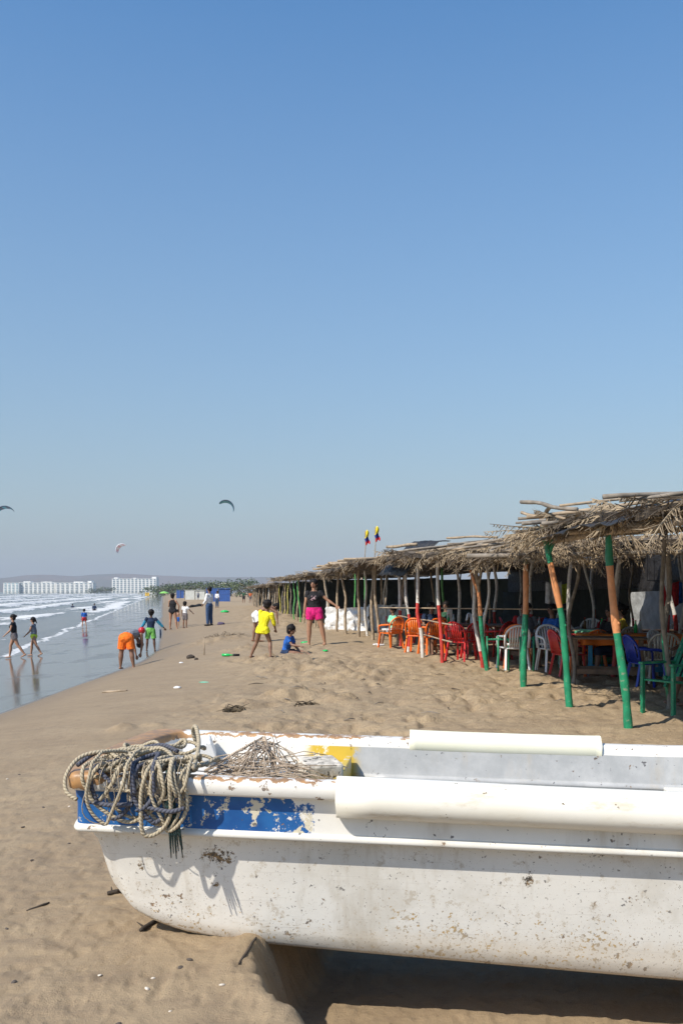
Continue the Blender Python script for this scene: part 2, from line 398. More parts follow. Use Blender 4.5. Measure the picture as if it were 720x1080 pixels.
# ------------------------------------------------------------------ trees
LEAFD = M('dark_leaf', (.045, .070, .028), .6, .4, 3, .0)
LEAFL = M('light_leaf', (.085, .115, .04), .6, .4, 3, .0)
BARK = M('bark', (.16, .12, .085), .85, .3, 20, .5, 40)
def tree(x, y, w, h, label, group, nleaf=900, leaf=.3, lean=0, lo=.38):
    z = h1(x, y); th = thing('bushy_tree', (x, y, z), random.random()*6, label, 'tree', group)
    tr = MB(); tips = []
    base = Vector((0, 0, 0)); top = Vector((lean, 0, h*.5)); tr.tube([base, (base+top)/2+Vector((.05*w, 0, 0)), top], [h*.045, h*.035, h*.02], 7)
    for i in range(7):
        a = random.uniform(0, 6.28); e = top+Vector((math.cos(a)*w*.33, math.sin(a)*w*.33, h*random.uniform(.05, .35)))
        s0 = base.lerp(top, random.uniform(.45, 1)); tr.tube([s0, s0.lerp(e, .5)+Vector((0, 0, h*.04)), e], [h*.018, h*.012, h*.004], 5); tips.append(e)
    tr.build('trunk', BARK, th, True)
    cr = MB(); cl = [(Vector((random.gauss(0, .26)*w, random.gauss(0, .26)*w, h*random.uniform(lo, .92))), random.uniform(.12, .24)*w) for _ in range(16)]
    cl += [(t_, .16*w) for t_ in tips]
    for i in range(nleaf):
        c, r = random.choice(cl); v = Vector((random.gauss(0, 1), random.gauss(0, 1), random.gauss(0, 1))).normalized()*r*random.uniform(.5, 1.05)
        v.z *= .7; p = c+v; n = (v.normalized()+Vector((random.gauss(0, .5), random.gauss(0, .5), random.gauss(.3, .5)))).normalized()
        u = n.orthogonal().normalized(); w2 = n.cross(u); u, w2 = (u*math.cos(i)+w2*math.sin(i)), (w2*math.cos(i)-u*math.sin(i)); l = leaf*random.uniform(.5, 1.2)
        cr.poly([p-u*l, p+w2*l*.45, p+u*l, p-w2*l*.45], 0 if random.random() < .6 else 1)
    cr.build('crown', [LEAFD, LEAFL], th); return th
TREEW = ['low round', 'broad flat', 'tall loose', 'small dense', 'wide ragged', 'narrow', 'rounded', 'spreading', 'squat', 'uneven', 'open', 'thick']
for k, (px, D, w, h) in enumerate([(100, 1420, 26, 7), (112, 1425, 30, 8), (160, 520, 11, 5), (166, 500, 12, 5.5), (173, 480, 13, 6), (181, 470, 13, 5.5), (190, 450, 13, 5.5), (198, 440, 12, 6),
                                 (207, 420, 12, 5.5), (215, 400, 11, 6), (224, 380, 11, 5), (234, 360, 11, 5.5), (244, 330, 11, 5), (253, 300, 10, 5), (262, 280, 10, 5.5)]):
    p = at(px, 622, D)
    tree(p.x, p.y, w, h, '%s tree in the far tree line, %s' % (TREEW[k % 12], ['below the left hotels', 'just left of the lone hotel', 'nearest the water', 'second from the water',
         'third from the water', 'fourth from the water', 'fifth from the water', 'sixth from the water', 'seventh from the water', 'left of the small white building',
         'above the blue tarpaulins', 'below the small white building', 'where the blue tarpaulins end', 'behind the farthest huts', 'behind the far orange post'][k]), 'trees along the far shore', 420, w*.045, 0, .08)

# ------------------------------------------------------------------ the boat
def paint(name, base=(.80, .775, .715), blue=False, spots=1.0, lowspeck=False, gray=False, yellow=False, edge=False):
    t = NT(name); X = t.xyz(); c = base
    c = t.mix(t.step(t.noise(2.2, 6, .6), .4, .75), c, tuple(v*.86 for v in base))
    if gray: c = t.mix(t.step(X[0], 1.06, 1.12), c, t.mix(t.step(t.noise(7, 6, .7), .35, .7), (.40, .405, .40), (.50, .50, .49)))
    streak = t.noise(5, 6, .7, t.mapv((1.0, 1, .18))); c = t.mix(t.mth('MULTIPLY', t.step(streak, .52, .70), .5), c, (.48, .41, .31))
    if blue:
        nz = t.noise(6, 6, .75); lim = t.mth('SUBTRACT', X[0], t.mth('MULTIPLY', t.mth('SUBTRACT', nz, .5), 1.0))
        isb = t.mth('SUBTRACT', 1.0, t.step(lim, .97, 1.0))
        chips = t.step(t.mth('ADD', t.noise(17, 6, .7), t.mth('MULTIPLY', X[0], .10)), .63, .66)
        bl = t.mix(t.step(t.noise(9, 4), .3, .7), (.010, .080, .27), (.018, .125, .36))
        c = t.mix(isb, c, t.mix(chips, bl, (.66, .60, .46)))
    if yellow:
        yz = t.mth('MULTIPLY', t.step(t.mth('ABSOLUTE', t.mth('SUBTRACT', X[0], 1.0)), .17, .10), t.step(t.noise(11, 5, .7), .38, .46)); c = t.mix(yz, c, (.60, .42, .05))
    big = t.noise(1.9, 3, .5)
    a = t.noise(16, 7, .68); gate = t.mth('MULTIPLY', t.mth('SUBTRACT', big, .5), .22)
    sp = t.step(t.mth('ADD', a, gate), .665-.02*spots, .69-.02*spots)
    brown = t.mix(t.step(t.noise(30, 3), .35, .65), (.30, .17, .07), (.11, .085, .07))
    c = t.mix(t.mth('MULTIPLY', sp, .9), c, brown)
    sp2 = t.step(t.noise(34, 4, .6), .675, .695); c = t.mix(t.mth('MULTIPLY', sp2, .85 if spots else 0), c, (.075, .07, .075))
    if lowspeck:
        low = t.step(X[2], 1.36, 1.0); m = t.noise(62, 4, .6); m2 = t.noise(2.2, 4, .7)
        k = t.mth('ADD', m, t.mth('ADD', t.mth('MULTIPLY', low, .12), t.mth('MULTIPLY', t.mth('SUBTRACT', m2, .5), .55)))
        och = t.mix(t.step(t.noise(20, 3), .4, .6), (.48, .31, .11), (.40, .33, .24))
        c = t.mix(t.mth('MULTIPLY', t.step(k, .71, .74), .95), c, och)
        c = t.mix(t.mth('MULTIPLY', t.step(t.noise(90, 2), .66, .70), t.mth('MULTIPLY', low, .6)), c, (.30, .23, .14))
        ln = t.mth('MULTIPLY', t.step(t.mth('ADD', X[2], t.mth('MULTIPLY', t.mth('SUBTRACT', a, .5), .14)), 1.06, .96), .35); c = t.mix(ln, c, (.55, .44, .30))
    if lowspeck:
        dr = t.noise(9, 7, .75, t.mapv((1.0, 1, .10))); dk = t.mth('MULTIPLY', t.step(dr, .56, .74), t.step(X[2], 1.0, 1.42, .25, .5)); c = t.mix(dk, c, (.40, .33, .23))
        bl2 = t.noise(1.4, 6, .7); c = t.mix(t.mth('MULTIPLY', t.step(bl2, .48, .60), .40), c, (.55, .51, .43))
        for (cx_, cz_, rx_, rz_) in ((.62, 1.35, .075, .04), (.27, 1.29, .018, .018), (.60, 1.22, .022, .02), (1.95, 1.29, .022, .04), (2.25, 1.42, .03, .02)):
            dx_ = t.mth('DIVIDE', t.mth('SUBTRACT', X[0], cx_), rx_); dz_ = t.mth('DIVIDE', t.mth('SUBTRACT', X[2], cz_), rz_)
            d2_ = t.mth('ADD', t.mth('MULTIPLY', dx_, dx_), t.mth('MULTIPLY', dz_, dz_)); k2_ = t.mth('SUBTRACT', t.mth('MULTIPLY', t.mth('SUBTRACT', t.noise(48, 6, .8), .5), 9.0), d2_)
            c = t.mix(t.step(k2_, -.55, -.25), c, t.mix(t.step(t.noise(60, 3), .4, .6), (.26, .17, .08), (.07, .06, .05)))
        scr = t.noise(5, 3, .5, t.mapv((.6, 1, 34), (0, .12, 0))); c = t.mix(t.mth('MULTIPLY', t.step(scr, .66, .70), .22), c, (.36, .33, .29)); c = t.mix(t.mth('MULTIPLY', t.step(t.noise(75, 3, .6), .66, .69), .75), c, (.16, .13, .10))
        c = t.mix(t.mth('MULTIPLY', t.step(t.noise(13, 8, .8), .565, .62), .65), c, (.50, .43, .33))
    if edge:
        ez = t.mth('ADD', t.mth('SUBTRACT', X[2], 1.70), t.mth('MULTIPLY', t.mth('SUBTRACT', t.noise(7, 6, .7), .5), .11))
        tip = t.step(X[0], .25, .0, 0, .05)
        c = t.mix(t.step(t.mth('SUBTRACT', t.mth('ABSOLUTE', t.mth('ADD', ez, -.008)), tip), .010, .004), c, t.mix(t.step(t.noise(24, 4), .3, .7), (.46, .25, .10), (.26, .16, .09)))
    grit = t.noise(120, 3, .6); h = t.mth('ADD', t.mth('MULTIPLY', t.mth('SUBTRACT', 1., sp), .8), t.mth('ADD', t.mth('MULTIPLY', grit, .12), t.mth('MULTIPLY', t.noise(4, 4), 1.2)))
    t.bump(h, .5, .006)
    return t.out(c, t.mth('ADD', .42, t.mth('MULTIPLY', sp, .4)), spec=.4)
BO = Vector((-1.10, 4.72, 0)); BYAW = -R(5.74)
BM = Matrix.Translation(BO) @ Matrix.Rotation(BYAW, 4, 'Z')
def bw(s, w, z): return BM @ Vector((s, w, z))
boat = thing('fishing_boat', BO, BYAW, 'long white fibreglass fishing boat with a worn blue band, beached across the foreground sand', 'boat')
LB = 6.3
def railz(s): return 1.725-.018*s if s < 2.7 else 1.676+.004*(s-2.7)
def chz(s): return float(np.interp(s, [.01, .04, .075, .12, .21, .31, .44, .63, 1.2, 2.7, 6.3], [1.44, 1.38, 1.30, 1.20, 1.09, 1.04, 1.0, .968, .935, .862, .84]))
def outline(s0, Wd, Rr=.20, n=2.6, ns=44, L=LB):
    pts = []
    S1 = s0+Rr
    run = [S1+(L-S1)*(1-i/ns)**2 for i in range(ns)]
    for s in run: pts.append((s, -Wd*(1-.02*max(0, s-4))))
    for i in range(25):
        ph = -math.pi/2+math.pi*i/24
        c = abs(math.cos(ph))**(2/n); sn = math.copysign(abs(math.sin(ph))**(2/n), math.sin(ph))
        pts.append((S1-Rr*c, Wd*sn))
    for s in run[::-1]: pts.append((s, Wd*(1-.02*max(0, s-4))))
    return pts
def loft(levels, mb=None, m=0, end=True, mats=None):
    """levels: list of (outline pts, zfunc)"""
    mb = mb or MB(); n = len(levels[0][0]); b = len(mb.v)
    for pts, zf in levels:
        for (s, w) in pts: mb.v.append((s, w, zf(s)))
    for k in range(len(levels)-1):
        for i in range(n-1):
            mb.face((b+k*n+i, b+(k+1)*n+i, b+(k+1)*n+i+1, b+k*n+i+1), mats[k] if mats else m)
    return mb
P_W = paint('hull_paint', lowspeck=True, spots=1.0); P_B = paint('band_paint', blue=True, spots=.8); P_R = paint('rim_paint', edge=True, spots=1.2)
P_I = paint('inside_paint', gray=True, yellow=True, spots=1.0); P_S = paint('strake_paint', (.70, .68, .62), spots=1.6)
def off(dz): return lambda s: railz(s)+dz
# hull: lower side, rocker, bottom
lev = [(outline(.0, .562, .10), off(-.262)), (outline(.005, .548, .10), lambda s: railz(s)-.30)]
for k in range(1, 9):
    f = k/8; 
    lev.append((outline(.005+.0*f, .548-.095*f, .12), lambda s, f=f: (railz(s)-.30)*(1-f)+min(chz(s), railz(s)-.31)*f))
lev.append((outline(.02, .425, .12), lambda s: chz(s)-.022)); lev.append((outline(.13, .30), lambda s: chz(s)-.05)); 
lev.append((outline(.16, .02, .2), lambda s: chz(s)-.075))
hull = loft(lev); 
n = len(lev[0][0]); hull.face([k*n for k in range(len(lev))][::-1]+[0][:0]); 
tr = [hull.v[k*n] for k in range(len(lev))]+[hull.v[k*n+n-1] for k in range(len(lev))][::-1]
hull.poly(tr[::-1]); hull.build('hull', P_W, boat, True)
# transom board above
tb = MB(); tb.box((LB-.03, 0, 1.55), (.05, 1.16, .26)); tb.build('transom', P_S, boat, bevel=.006)
# flared upper band
lev = [(outline(-.055, .618, .09), off(-.062)), (outline(-.045, .606, .09), off(-.15)), (outline(-.045, .606, .09), off(-.232))]
loft(lev).build('side_band', P_B, boat, True)
# strake moulding
lev = [(outline(-.043, .604, .09), off(-.228)), (outline(-.052, .618, .09), off(-.238)), (outline(-.056, .623, .09), off(-.25)), (outline(-.052, .620, .09), off(-.260)), (outline(-.035, .595, .09), off(-.268)), (outline(.01, .563, .09), off(-.270))]
loft(lev).build('rubbing_strake', P_S, boat, True)
# gunwale rim
lev = [(outline(.05, .585), off(-.07)), (outline(-.055, .652, .10), off(-.076)), (outline(-.067, .664, .10), off(-.066)), (outline(-.072, .668, .10), off(-.02)), (outline(-.063, .660, .10), off(-.004)), (outline(-.05, .648, .10), off(.002)),
       (outline(.05, .590, .14), off(.0)), (outline(.065, .578, .13), off(-.006)), (outline(.068, .574, .13), off(-.06))]
loft(lev).build('gunwale', P_R, boat, True)
# inner skin
lev = [(outline(.070, .573, .13), off(-.05)), (outline(.09, .560, .13), off(-.17)), (outline(.10, .545, .13), off(-.22)), (outline(.11, .52, .13), off(-.34)), (outline(.25, .46, .15), lambda s: max(chz(s)+.05, 1.0))]
lev.append((outline(.4, .02, .3), lambda s: 1.0)); loft(lev).build('inner_skin', P_I, boat, True)
# stringer ledge along the inner side
for sg in (1, -1):
    mb = MB(); mb.tube([(s, sg*(.545), railz(s)-.205) for s in np.linspace(1.12, 6.2, 26)], .018, 8, flat=.7); mb.build('inner_ledge', P_I, boat, True)
# bow deck, inner bulkhead, locker box and thwarts
mb = MB()
dk = outline(.08, .555, .13, ns=3, L=1.08); mb.v += [(s, w, railz(s)-.13) for s, w in dk]; mb.face(range(len(dk))); mb.v += [(s, w, railz(s)-.15) for s, w in dk]; mb.face(range(len(dk), 2*len(dk))[::-1])
mb.build('bow_deck', P_I, boat)
mb = MB(); mb.box((1.09, 0, 1.43), (.03, .94, .36), taper=1.14); mb.build('bulkhead', P_I, boat, bevel=.005)
P_BX = paint('box_paint', (.74, .73, .70), spots=.6)
mb = MB(); mb.box((.30, .40, 1.645), (.16, .26, .09), rot=Matrix.Rotation(.25, 3, 'Z') @ Matrix.Rotation(-.35, 3, 'Y')); mb.build('anchor_locker', P_BX, boat, bevel=.008)
for s in (2.9, 4.4, 5.6):
    mb = MB(); mb.box((s, 0, railz(s)-.22), (.30, 1.09, .035)); mb.build('thwart', P_S, boat, bevel=.006)
# near fender: half round pipe over the rail
P_T = None
t = NT('cream_pipe'); c = t.mix(t.step(t.noise(3, 5), .35, .7), (.80, .765, .66), (.84, .81, .73)); X = t.xyz()
c = t.mix(t.mth('MULTIPLY', t.step(t.noise(6, 7, .75, t.mapv((.6, 2, 2))), .52, .70), .6), c, (.52, .42, .28)); c = t.mix(t.step(t.noise(30, 5, .65), .68, .70), c, (.18, .14, .08))
t.bump(t.noise(5, 3), .15, .01); P_T = t.out(c, .38)
def pipe(name, s0, s1, w, dz, r, arc0, arc1, mat, flat=1.0):
    mb = MB(); N = 30; K = 20; ss = np.linspace(s0, s1, N)
    for rr in (r, r-.008):
        for s in ss:
            for j in range(K+1):
                a = R(arc0+(arc1-arc0)*j/K); dn_ = 1+.05*float(fbm(s*2.3+w*9, a*1.1, 3)); mb.v.append((s+.012*float(fbm(a*2, s*.1+w, 2))*(s in (s0, s1)), w+rr*dn_*math.cos(a), railz(s)+dz+.006*math.sin(s*2.1+w)+rr*dn_*math.sin(a)*flat))
    st = N*(K+1)
    for i in range(N-1):
        for j in range(K):
            a = i*(K+1)+j; b_ = a+K+1
            mb.face((a, b_, b_+1, a+1)); mb.face((st+a, st+a+1, st+b_+1, st+b_))
        for j in (0, K):
            a = i*(K+1)+j; b_ = a+K+1; mb.face((a, st+a, st+b_, b_))
    for i in (0, N-1):
        for j in range(K): a = i*(K+1)+j; mb.face((a, a+1, st+a+1, st+a))
    return mb.build(name, mat, boat, True)
o = pipe('rail_fender', 1.15, 5.9, -.628, -.070, .086, 40, 300, P_T, 1.0); o['label'] = 'fat white pipe fender covering the near rail'
t = NT('yellowed_pipe'); c = t.mix(t.step(t.noise(4, 4), .3, .7), (.80, .78, .60), (.84, .82, .66)); c = t.mix(t.mth('MULTIPLY', t.step(t.noise(9, 5, .7), .62, .7), .4), c, (.5, .4, .22)); P_Y = t.out(c, .4)
o = pipe('rail_fender', 1.42, 2.44, .628, -.018, .066, -60, 240, P_Y); o['label'] = 'short cream pipe piece clipped over the far rail'

# ------------------------------------------------------------------ rope, hose, net on the bow
def ropemat(name, c1, c2, pitch=42, dist=.006, tw=2.0):
    t = NT(name); uv = t.tc.outputs['UV']; x = t.xyz(uv); ph = t.mth('ADD', t.mth('MULTIPLY', x[0], pitch), t.mth('MULTIPLY', x[1], tw))
    w = t.mth('ABSOLUTE', t.mth('SINE', t.mth('MULTIPLY', ph, math.pi)))
    c = t.mix(t.step(w, .0, .7), c2, c1); c = t.mix(t.mth('MULTIPLY', t.step(t.noise(11, 4), .45, .7), .5), c, tuple(v*.55 for v in c1))
    t.bump(t.mth('ADD', w, t.mth('MULTIPLY', t.noise(300, 2), .3)), .9, dist); return t.out(c, .9)
ROPE = ropemat('hemp_rope', (.47, .40, .28), (.27, .215, .145), 60, .0025); HOSE = ropemat('grey_cord', (.10, .105, .135), (.05, .05, .065), 60, .003)
TWINE = ropemat('fine_twine', (.50, .41, .29), (.25, .19, .12), 90, .002); NETM = ropemat('net_strands', (.55, .44, .33), (.3, .22, .15), 90, .002); GRN = ropemat('green_black_cord', (.02, .05, .045), (.012, .015, .015), 50, .004)
def smooth(P, k=5):
    P = [Vector(p) for p in P]; P = [P[0]]+P+[P[-1]]; o_ = []
    for i in range(1, len(P)-2):
        a, b, c, d = P[i-1:i+3]
        for j in range(k):
            t_ = j/k; o_.append(.5*((2*b)+(c-a)*t_+(2*a-5*b+4*c-d)*t_*t_+(3*b-a-3*c+d)*t_**3))
    return o_+[P[-2]]
def drape(s, v, lift=0):
    """point over the near rail: v<0 lies on the deck inboard, v>0 hangs outside"""
    rz = railz(max(s, 0))
    # keep the end of the boat round
    if v < -.10: return bw(s, -.655+.10-(v+.10), rz+.012+lift+ -.035*min(1, (-v-.1)/.2))
    if v < 0: return bw(s, -.660-v, rz+.012+lift)
    if v < .05:
        a = v/.05*math.pi/2; return bw(s, -.672-lift*math.sin(a)-.012*math.sin(a), rz-.014+.028*math.cos(a)+lift*math.cos(a))
    return bw(s, -.684-lift+.02*min(1, (v-.05)/.2), rz-.014-(v-.05))
def loop_pts(cx, a, v0, v1, lift, rnd, turns=1.0, ph=0, N=46, skew=0):
    pts = []; k1, k2 = rnd.uniform(0, 6), rnd.uniform(0, 6); vc = (v0+v1)/2; b = (v1-v0)/2
    for i in range(N):
        th = ph+2*math.pi*turns*i/N
        s = cx+a*math.sin(th)*(1+.10*math.sin(2*th+k1))+skew*math.cos(th)+.012*math.sin(3*th+k2)
        v = vc-b*math.cos(th)*(1+.05*math.sin(2*th+k2))
        pts.append(drape(s, v, lift+.010*math.sin(2*th+k1)))
    return pts
def sw(px): return ((px-360)/1000*4.05-BO.x)/.995   # rail station seen at photo column px
rr = random.Random(11)
mb = MB()
beige = [(150, 36, -.06, .225), (156, 30, -.02, .21), (162, 12, -.05, .14), (168, 14, -.1, .12), (122, 16, -.14, .15),
         (176, 20, -.12, .235), (183, 24, -.1, .225), (188, 20, -.14, .13), (198, 14, -.10, .25), (133, 16, -.16, .24), 
         (150, 8, -.06, .09), (192, 12, -.05, .25), (182, 17, -.02, .27), (205, 8, -.1, .10)]
for k, (px, wpx, v0, v1) in enumerate(beige):
    pts = loop_pts(sw(px+5), wpx*.004, v0, v1, .006+.0042*k*rr.uniform(.3, 1)+(.03 if k in (0, 9, 15, 16) else 0), rr, skew=rr.uniform(-.03, .03)); mb.tube(pts, .0070 if k % 4 else .0088, 7, closed=True, caps=False)
# heap of the rest, lying on the deck corner
for k in range(26):
    cx = rr.uniform(.12, .48); cy = rr.uniform(-.60, -.18); a = rr.uniform(.05, .17); b_ = rr.uniform(.03, .10); z = railz(0)+.0+rr.uniform(-.05, .075)*(1-abs(cx-.25)/.4); tlt = rr.uniform(-.25, .25); r0 = rr.uniform(0, 3)
    k1 = rr.uniform(0, 6)
    pts = [bw(cx+a*math.cos(t_)*math.cos(r0)-b_*math.sin(t_)*math.sin(r0), cy+a*math.cos(t_)*math.sin(r0)+b_*math.sin(t_)*math.cos(r0), z+tlt*a*math.cos(t_)+.012*math.sin(3*t_+k1)) for t_ in np.linspace(0, 6.1, 30)]
    mb.tube(pts, .0085, 7, closed=True, caps=False)
# the single wide arc standing out to the left of the bow
mb.tube([q_ for q_ in smooth([bw(*q) for q in [(.34, -.42, 1.80), (.20, -.50, 1.80), (.07, -.56, 1.795), (.01, -.60, 1.77), (-.015, -.66, 1.71), (.0, -.69, 1.65), (.05, -.70, 1.62)]])], .009, 8)
mb.tube([q_ for q_ in smooth([bw(*q) for q in [(.42, -.1, 1.74), (.40, -.12, 1.83), (.43, -.18, 1.86), (.47, -.28, 1.80), (.50, -.45, 1.75), (.53, -.62, 1.74)]])], .010, 8)
ro = mb.build('mooring_rope', ROPE, None, True); tag(ro, 'thick beige mooring rope heaped in many loops over the bow rail', 'rope')
mb = MB()
for k, (px, wpx, v0, v1) in enumerate([(140, 24, -.10, .21), (184, 20, -.08, .22), (172, 12, -.1, .16)]):
    mb.tube(loop_pts(sw(px), wpx*.004, v0, v1, .03+.012*k, rr, turns=.9, ph=rr.uniform(2, 5)), .0095, 8)
for q in ([(.02, -.62, 1.75), (.07, -.54, 1.79), (.13, -.5, 1.79)], [(.10, -.66, 1.77), (.16, -.70, 1.73), (.22, -.71, 1.68)], [(.26, -.44, 1.80), (.34, -.42, 1.81), (.42, -.46, 1.79)],
          [(.09, -.715, 1.62), (.2, -.725, 1.605), (.30, -.722, 1.61)], [(.36, -.725, 1.60), (.46, -.73, 1.585), (.52, -.72, 1.60)]):
    mb.tube(smooth([bw(*p) for p in q]), .010, 8)
tag(mb.build('hose_coil', HOSE, None, True), 'dark blue grey cord looped among the beige rope on the bow', 'cord')
mb = MB()
for k in range(13):
    px = rr.uniform(105, 200); mb.tube(loop_pts(sw(px), rr.uniform(3, 16)*.004, rr.uniform(-.2, 0), rr.uniform(.03, .25), .03+rr.uniform(0, .03), rr, turns=rr.uniform(.5, .95), ph=rr.uniform(0, 6), N=24), .0022, 4)
tag(mb.build('tangled_twine', TWINE, None, True), 'thin pale twine tangled over the rope loops at the bow', 'twine')
mb = MB()
for k in range(9):
    o_ = rr.uniform(-.012, .012); z1 = rr.uniform(-.06, .03)
    mb.tube([drape(sw(200)+o_, -.1, .02), drape(sw(200)+o_*2, .02, .025), drape(sw(199)+o_*2, .12, .03), drape(sw(203)+o_*2.5, .21, .03), bw(sw(206)+o_*3.4, -.70, railz(0)-.30+z1)], [.006, .008, .008, .007, .002], 6)
tag(mb.build('frayed_cord', GRN, None, True), 'frayed black and green cord hanging down the band beside the rope', 'cord')
# net heap and strands on the bow deck
mb = MB()
peak = Vector((.70, .12, railz(.7)+.05)); zb = railz(.6)-.118
for k in range(60):
    a = rr.uniform(0, 6.28); e = Vector((.72+math.cos(a)*rr.uniform(.08, .28), -.12+math.sin(a)*rr.uniform(.1, .36), zb+rr.uniform(0, .05)))
    st = peak+Vector((rr.gauss(0, .035), rr.gauss(0, .05), rr.uniform(-.05, .0))); md = st.lerp(e, .5)+Vector((rr.gauss(0, .02), rr.gauss(0, .02), rr.uniform(-.01, .045)))
    mb.tube([BM @ st, BM @ st.lerp(md, .6)+Vector((rr.gauss(0, .008), 0, rr.gauss(0, .008))), BM @ md, BM @ e], .0028, 4)
for k in range(170):
    a = Vector((rr.uniform(.40, .88), rr.uniform(-.5, .1), zb+rr.uniform(.0, .085))); d = Vector((rr.uniform(.1, .3), rr.uniform(-.1, .1), rr.uniform(-.06, .03)))
    mb.tube([BM @ a, BM @ (a+d*.5+Vector((0, rr.gauss(0, .02), rr.uniform(0, .03)))), BM @ (a+d)], .003, 4)
mb.tube([bw(.44, -.05, zb+.03), bw(.58, .06, zb+.11), bw(.70, .12, railz(.8)+.06)], .007, 6)
mb.tube([bw(.70, .12, railz(.8)+.06), bw(.735, .10, zb+.10), bw(.76, .06, zb+.02)], .011, 6)
tag(mb.build('fishing_net', NETM, None, True), 'brown fishing net gathered in a peaked heap on the bow deck', 'net')
mb = MB(); c = Vector((1.0, -.02, railz(1)-.075))
mb.box(BM @ c, (.19, .17, .105), rot=Matrix.Rotation(.35, 3, 'Z') @ Matrix.Rotation(.12, 3, 'X')); 
FOAM = M('weathered_block', (.55, .50, .42), .8, .35, 30, .8, 60, wear=(.09, .08, .06), wearat=.56, wscale=22)
tag(mb.build('float_block', FOAM, None, bevel=.012), 'weathered grey float block beside the net on the bow deck', 'float')

# ------------------------------------------------------------------ palm-thatch huts
STRAW = M('dry_frond', (.33, .255, .165), .85, .35, 8, .3, 30); STRAW2 = M('old_frond', (.13, .098, .066), .9, .35, 8, .3, 30); STRAWD = M('under_roof_shade_thatch', (.055, .042, .030), .95, .5, 6, .8, 18, bd=.03)  # darkest thatch colour has the under-roof shade painted in
WOOD = M('bare_pole', (.33, .255, .175), .8, .3, 9, .7, 40); WOODG = M('grey_pole', (.22, .19, .155), .85, .3, 9, .7, 40); WHITEW = M('whitewashed_pole', (.62, .59, .54), .7, .15, 12, .5, 40, wear=(.30, .25, .19), wearat=.60, wscale=14)
GREENP = M('green_pole_paint', (.012, .22, .105), .45, .2, 9, .4, 40, wear=(.20, .26, .17), wearat=.60, wscale=22); ORANGEP = M('orange_pole_paint', (.64, .27, .11), .55, .14, 9, .4, 40, wear=(.42, .26, .16), wearat=.62, wscale=22)
REDP = M('red_pole_paint', (.50, .045, .035), .5, .2, 9, .4, 40, wear=(.45, .3, .25), wearat=.66, wscale=22); LIME = M('lime_pole_paint', (.10, .34, .09), .5, .2, 9, .3); YEL = M('yellow_pole_paint', (.45, .40, .10), .5, .2, 9, .3)
TARPK = M('black_tarp', (.022, .021, .022), .5, .4, 5, .9, 9, bd=.06); TARPG = M('grey_tarp', (.34, .35, .35), .6, .2, 4, .6, 7, bd=.05); TARPW = M('white_tarp', (.66, .66, .65), .55, .1, 4, .9, 7, bd=.06); TARPB = M('blue_tarp', (.025, .085, .30), .6, .2, 4, .6, 7, bd=.05)
HUTDARK = M('hut_darkness_sheet', (.014, .020, .017), .9, .4, 5, .5, 9)  # near-black sheet colour standing in for the darkness behind the huts
ZON = {'g': GREENP, 'o': ORANGEP, 'r': REDP, 'w': WHITEW, 'n': WOOD, 'd': WOODG, 'l': LIME, 'y': YEL}
hr = random.Random(21)
def local(th, p): return Vector(p)-th.location
def post(th, a, b, r0, r1, zones, crook=.035, label=None, fork=None, name='post', kinks=None):
    a = Vector(a); b = Vector(b); n = 22; a = a-(b-a).normalized()*.12
    k1, k2, k3 = hr.uniform(0, 6), hr.uniform(0, 6), hr.uniform(.7, 1.5)
    pts, rs, ms = [], [], []; keys = []
    for z in zones: 
        if z[1] not in keys: keys.append(z[1])
    for i in range(n+1):
        f = i/n; e = math.sin(math.pi*f)
        p = a.lerp(b, f)+Vector((crook*e*math.sin(f*5*k3+k1), crook*e*math.sin(f*4*k3+k2), 0))
        if kinks: p.x += np.interp(f, *kinks)
        pts.append(p); rs.append((r0+(r1-r0)*f)*(1+.07*math.sin(f*23+k1)+.05*math.sin(f*41+k2)))
        ms.append(keys.index(next(z[1] for z in zones if f <= z[0]+1e-6)))
    mb = MB(); mb.tube([local(th, p) for p in pts], rs, 9, mats=ms)
    if fork:
        for f0, dx, dy, dz in fork:
            s0 = pts[int(f0*n)]; mm = ms[int(f0*n)-1]; mb.tube([local(th, s0), local(th, s0+Vector((dx*.5, dy*.5, dz*.4))), local(th, s0+Vector((dx, dy, dz)))], [rs[-1], rs[-1]*.85, rs[-1]*.7], 7, mm)
    for _ in range(2):
        i = hr.randrange(5, n-2); mb.ball(local(th, pts[i]+Vector((hr.uniform(-1, 1), -1, 0)).normalized()*rs[i]*.75), rs[i]*.5, 7, 5, ms[i])
    o = mb.build(name, [ZON[k] for k in keys], th, True)
    if label: o['label'] = label
    return o
def frond(mb, p, d, L, droop, m=0, wid=.32, nl=11, up=Vector((0, 0, 1))):
    """one dead palm frond: curved midrib with drooping leaflets"""
    p = Vector(p); d = Vector(d).normalized(); side = d.cross(up)
    if side.length < .1: side = Vector((1, 0, 0))
    side.normalize(); P = []
    for i in range(7):
        f = i/6; P.append(p+d*L*f+Vector((0, 0, -droop*L*f*f)))
    mb.tube(P, [.013*(1-.7*i/6) for i in range(7)], 4, m)
    for i in range(nl):
        f = .12+.86*i/nl; k = int(f*6); q = P[k].lerp(P[min(k+1, 6)], f*6-k)
        for sg in (-1, 1):
            if hr.random() < .18: continue
            l = wid*math.sin(math.pi*min(1, f*.8+.22))*hr.uniform(.5, 1.15); dd = (side*sg*hr.uniform(.4, 1)+d*hr.uniform(.2, .9)+Vector((0, 0, hr.uniform(-1.0, .15)))).normalized()
            w = d*hr.uniform(.005, .010); t = q+dd*l; md = q+dd*l*.55+Vector((0, 0, -.02))
            mb.poly([q-w, q+w, md+w*.9, md-w*.9], m); mb.poly([md-w*.9, md+w*.9, t], m)
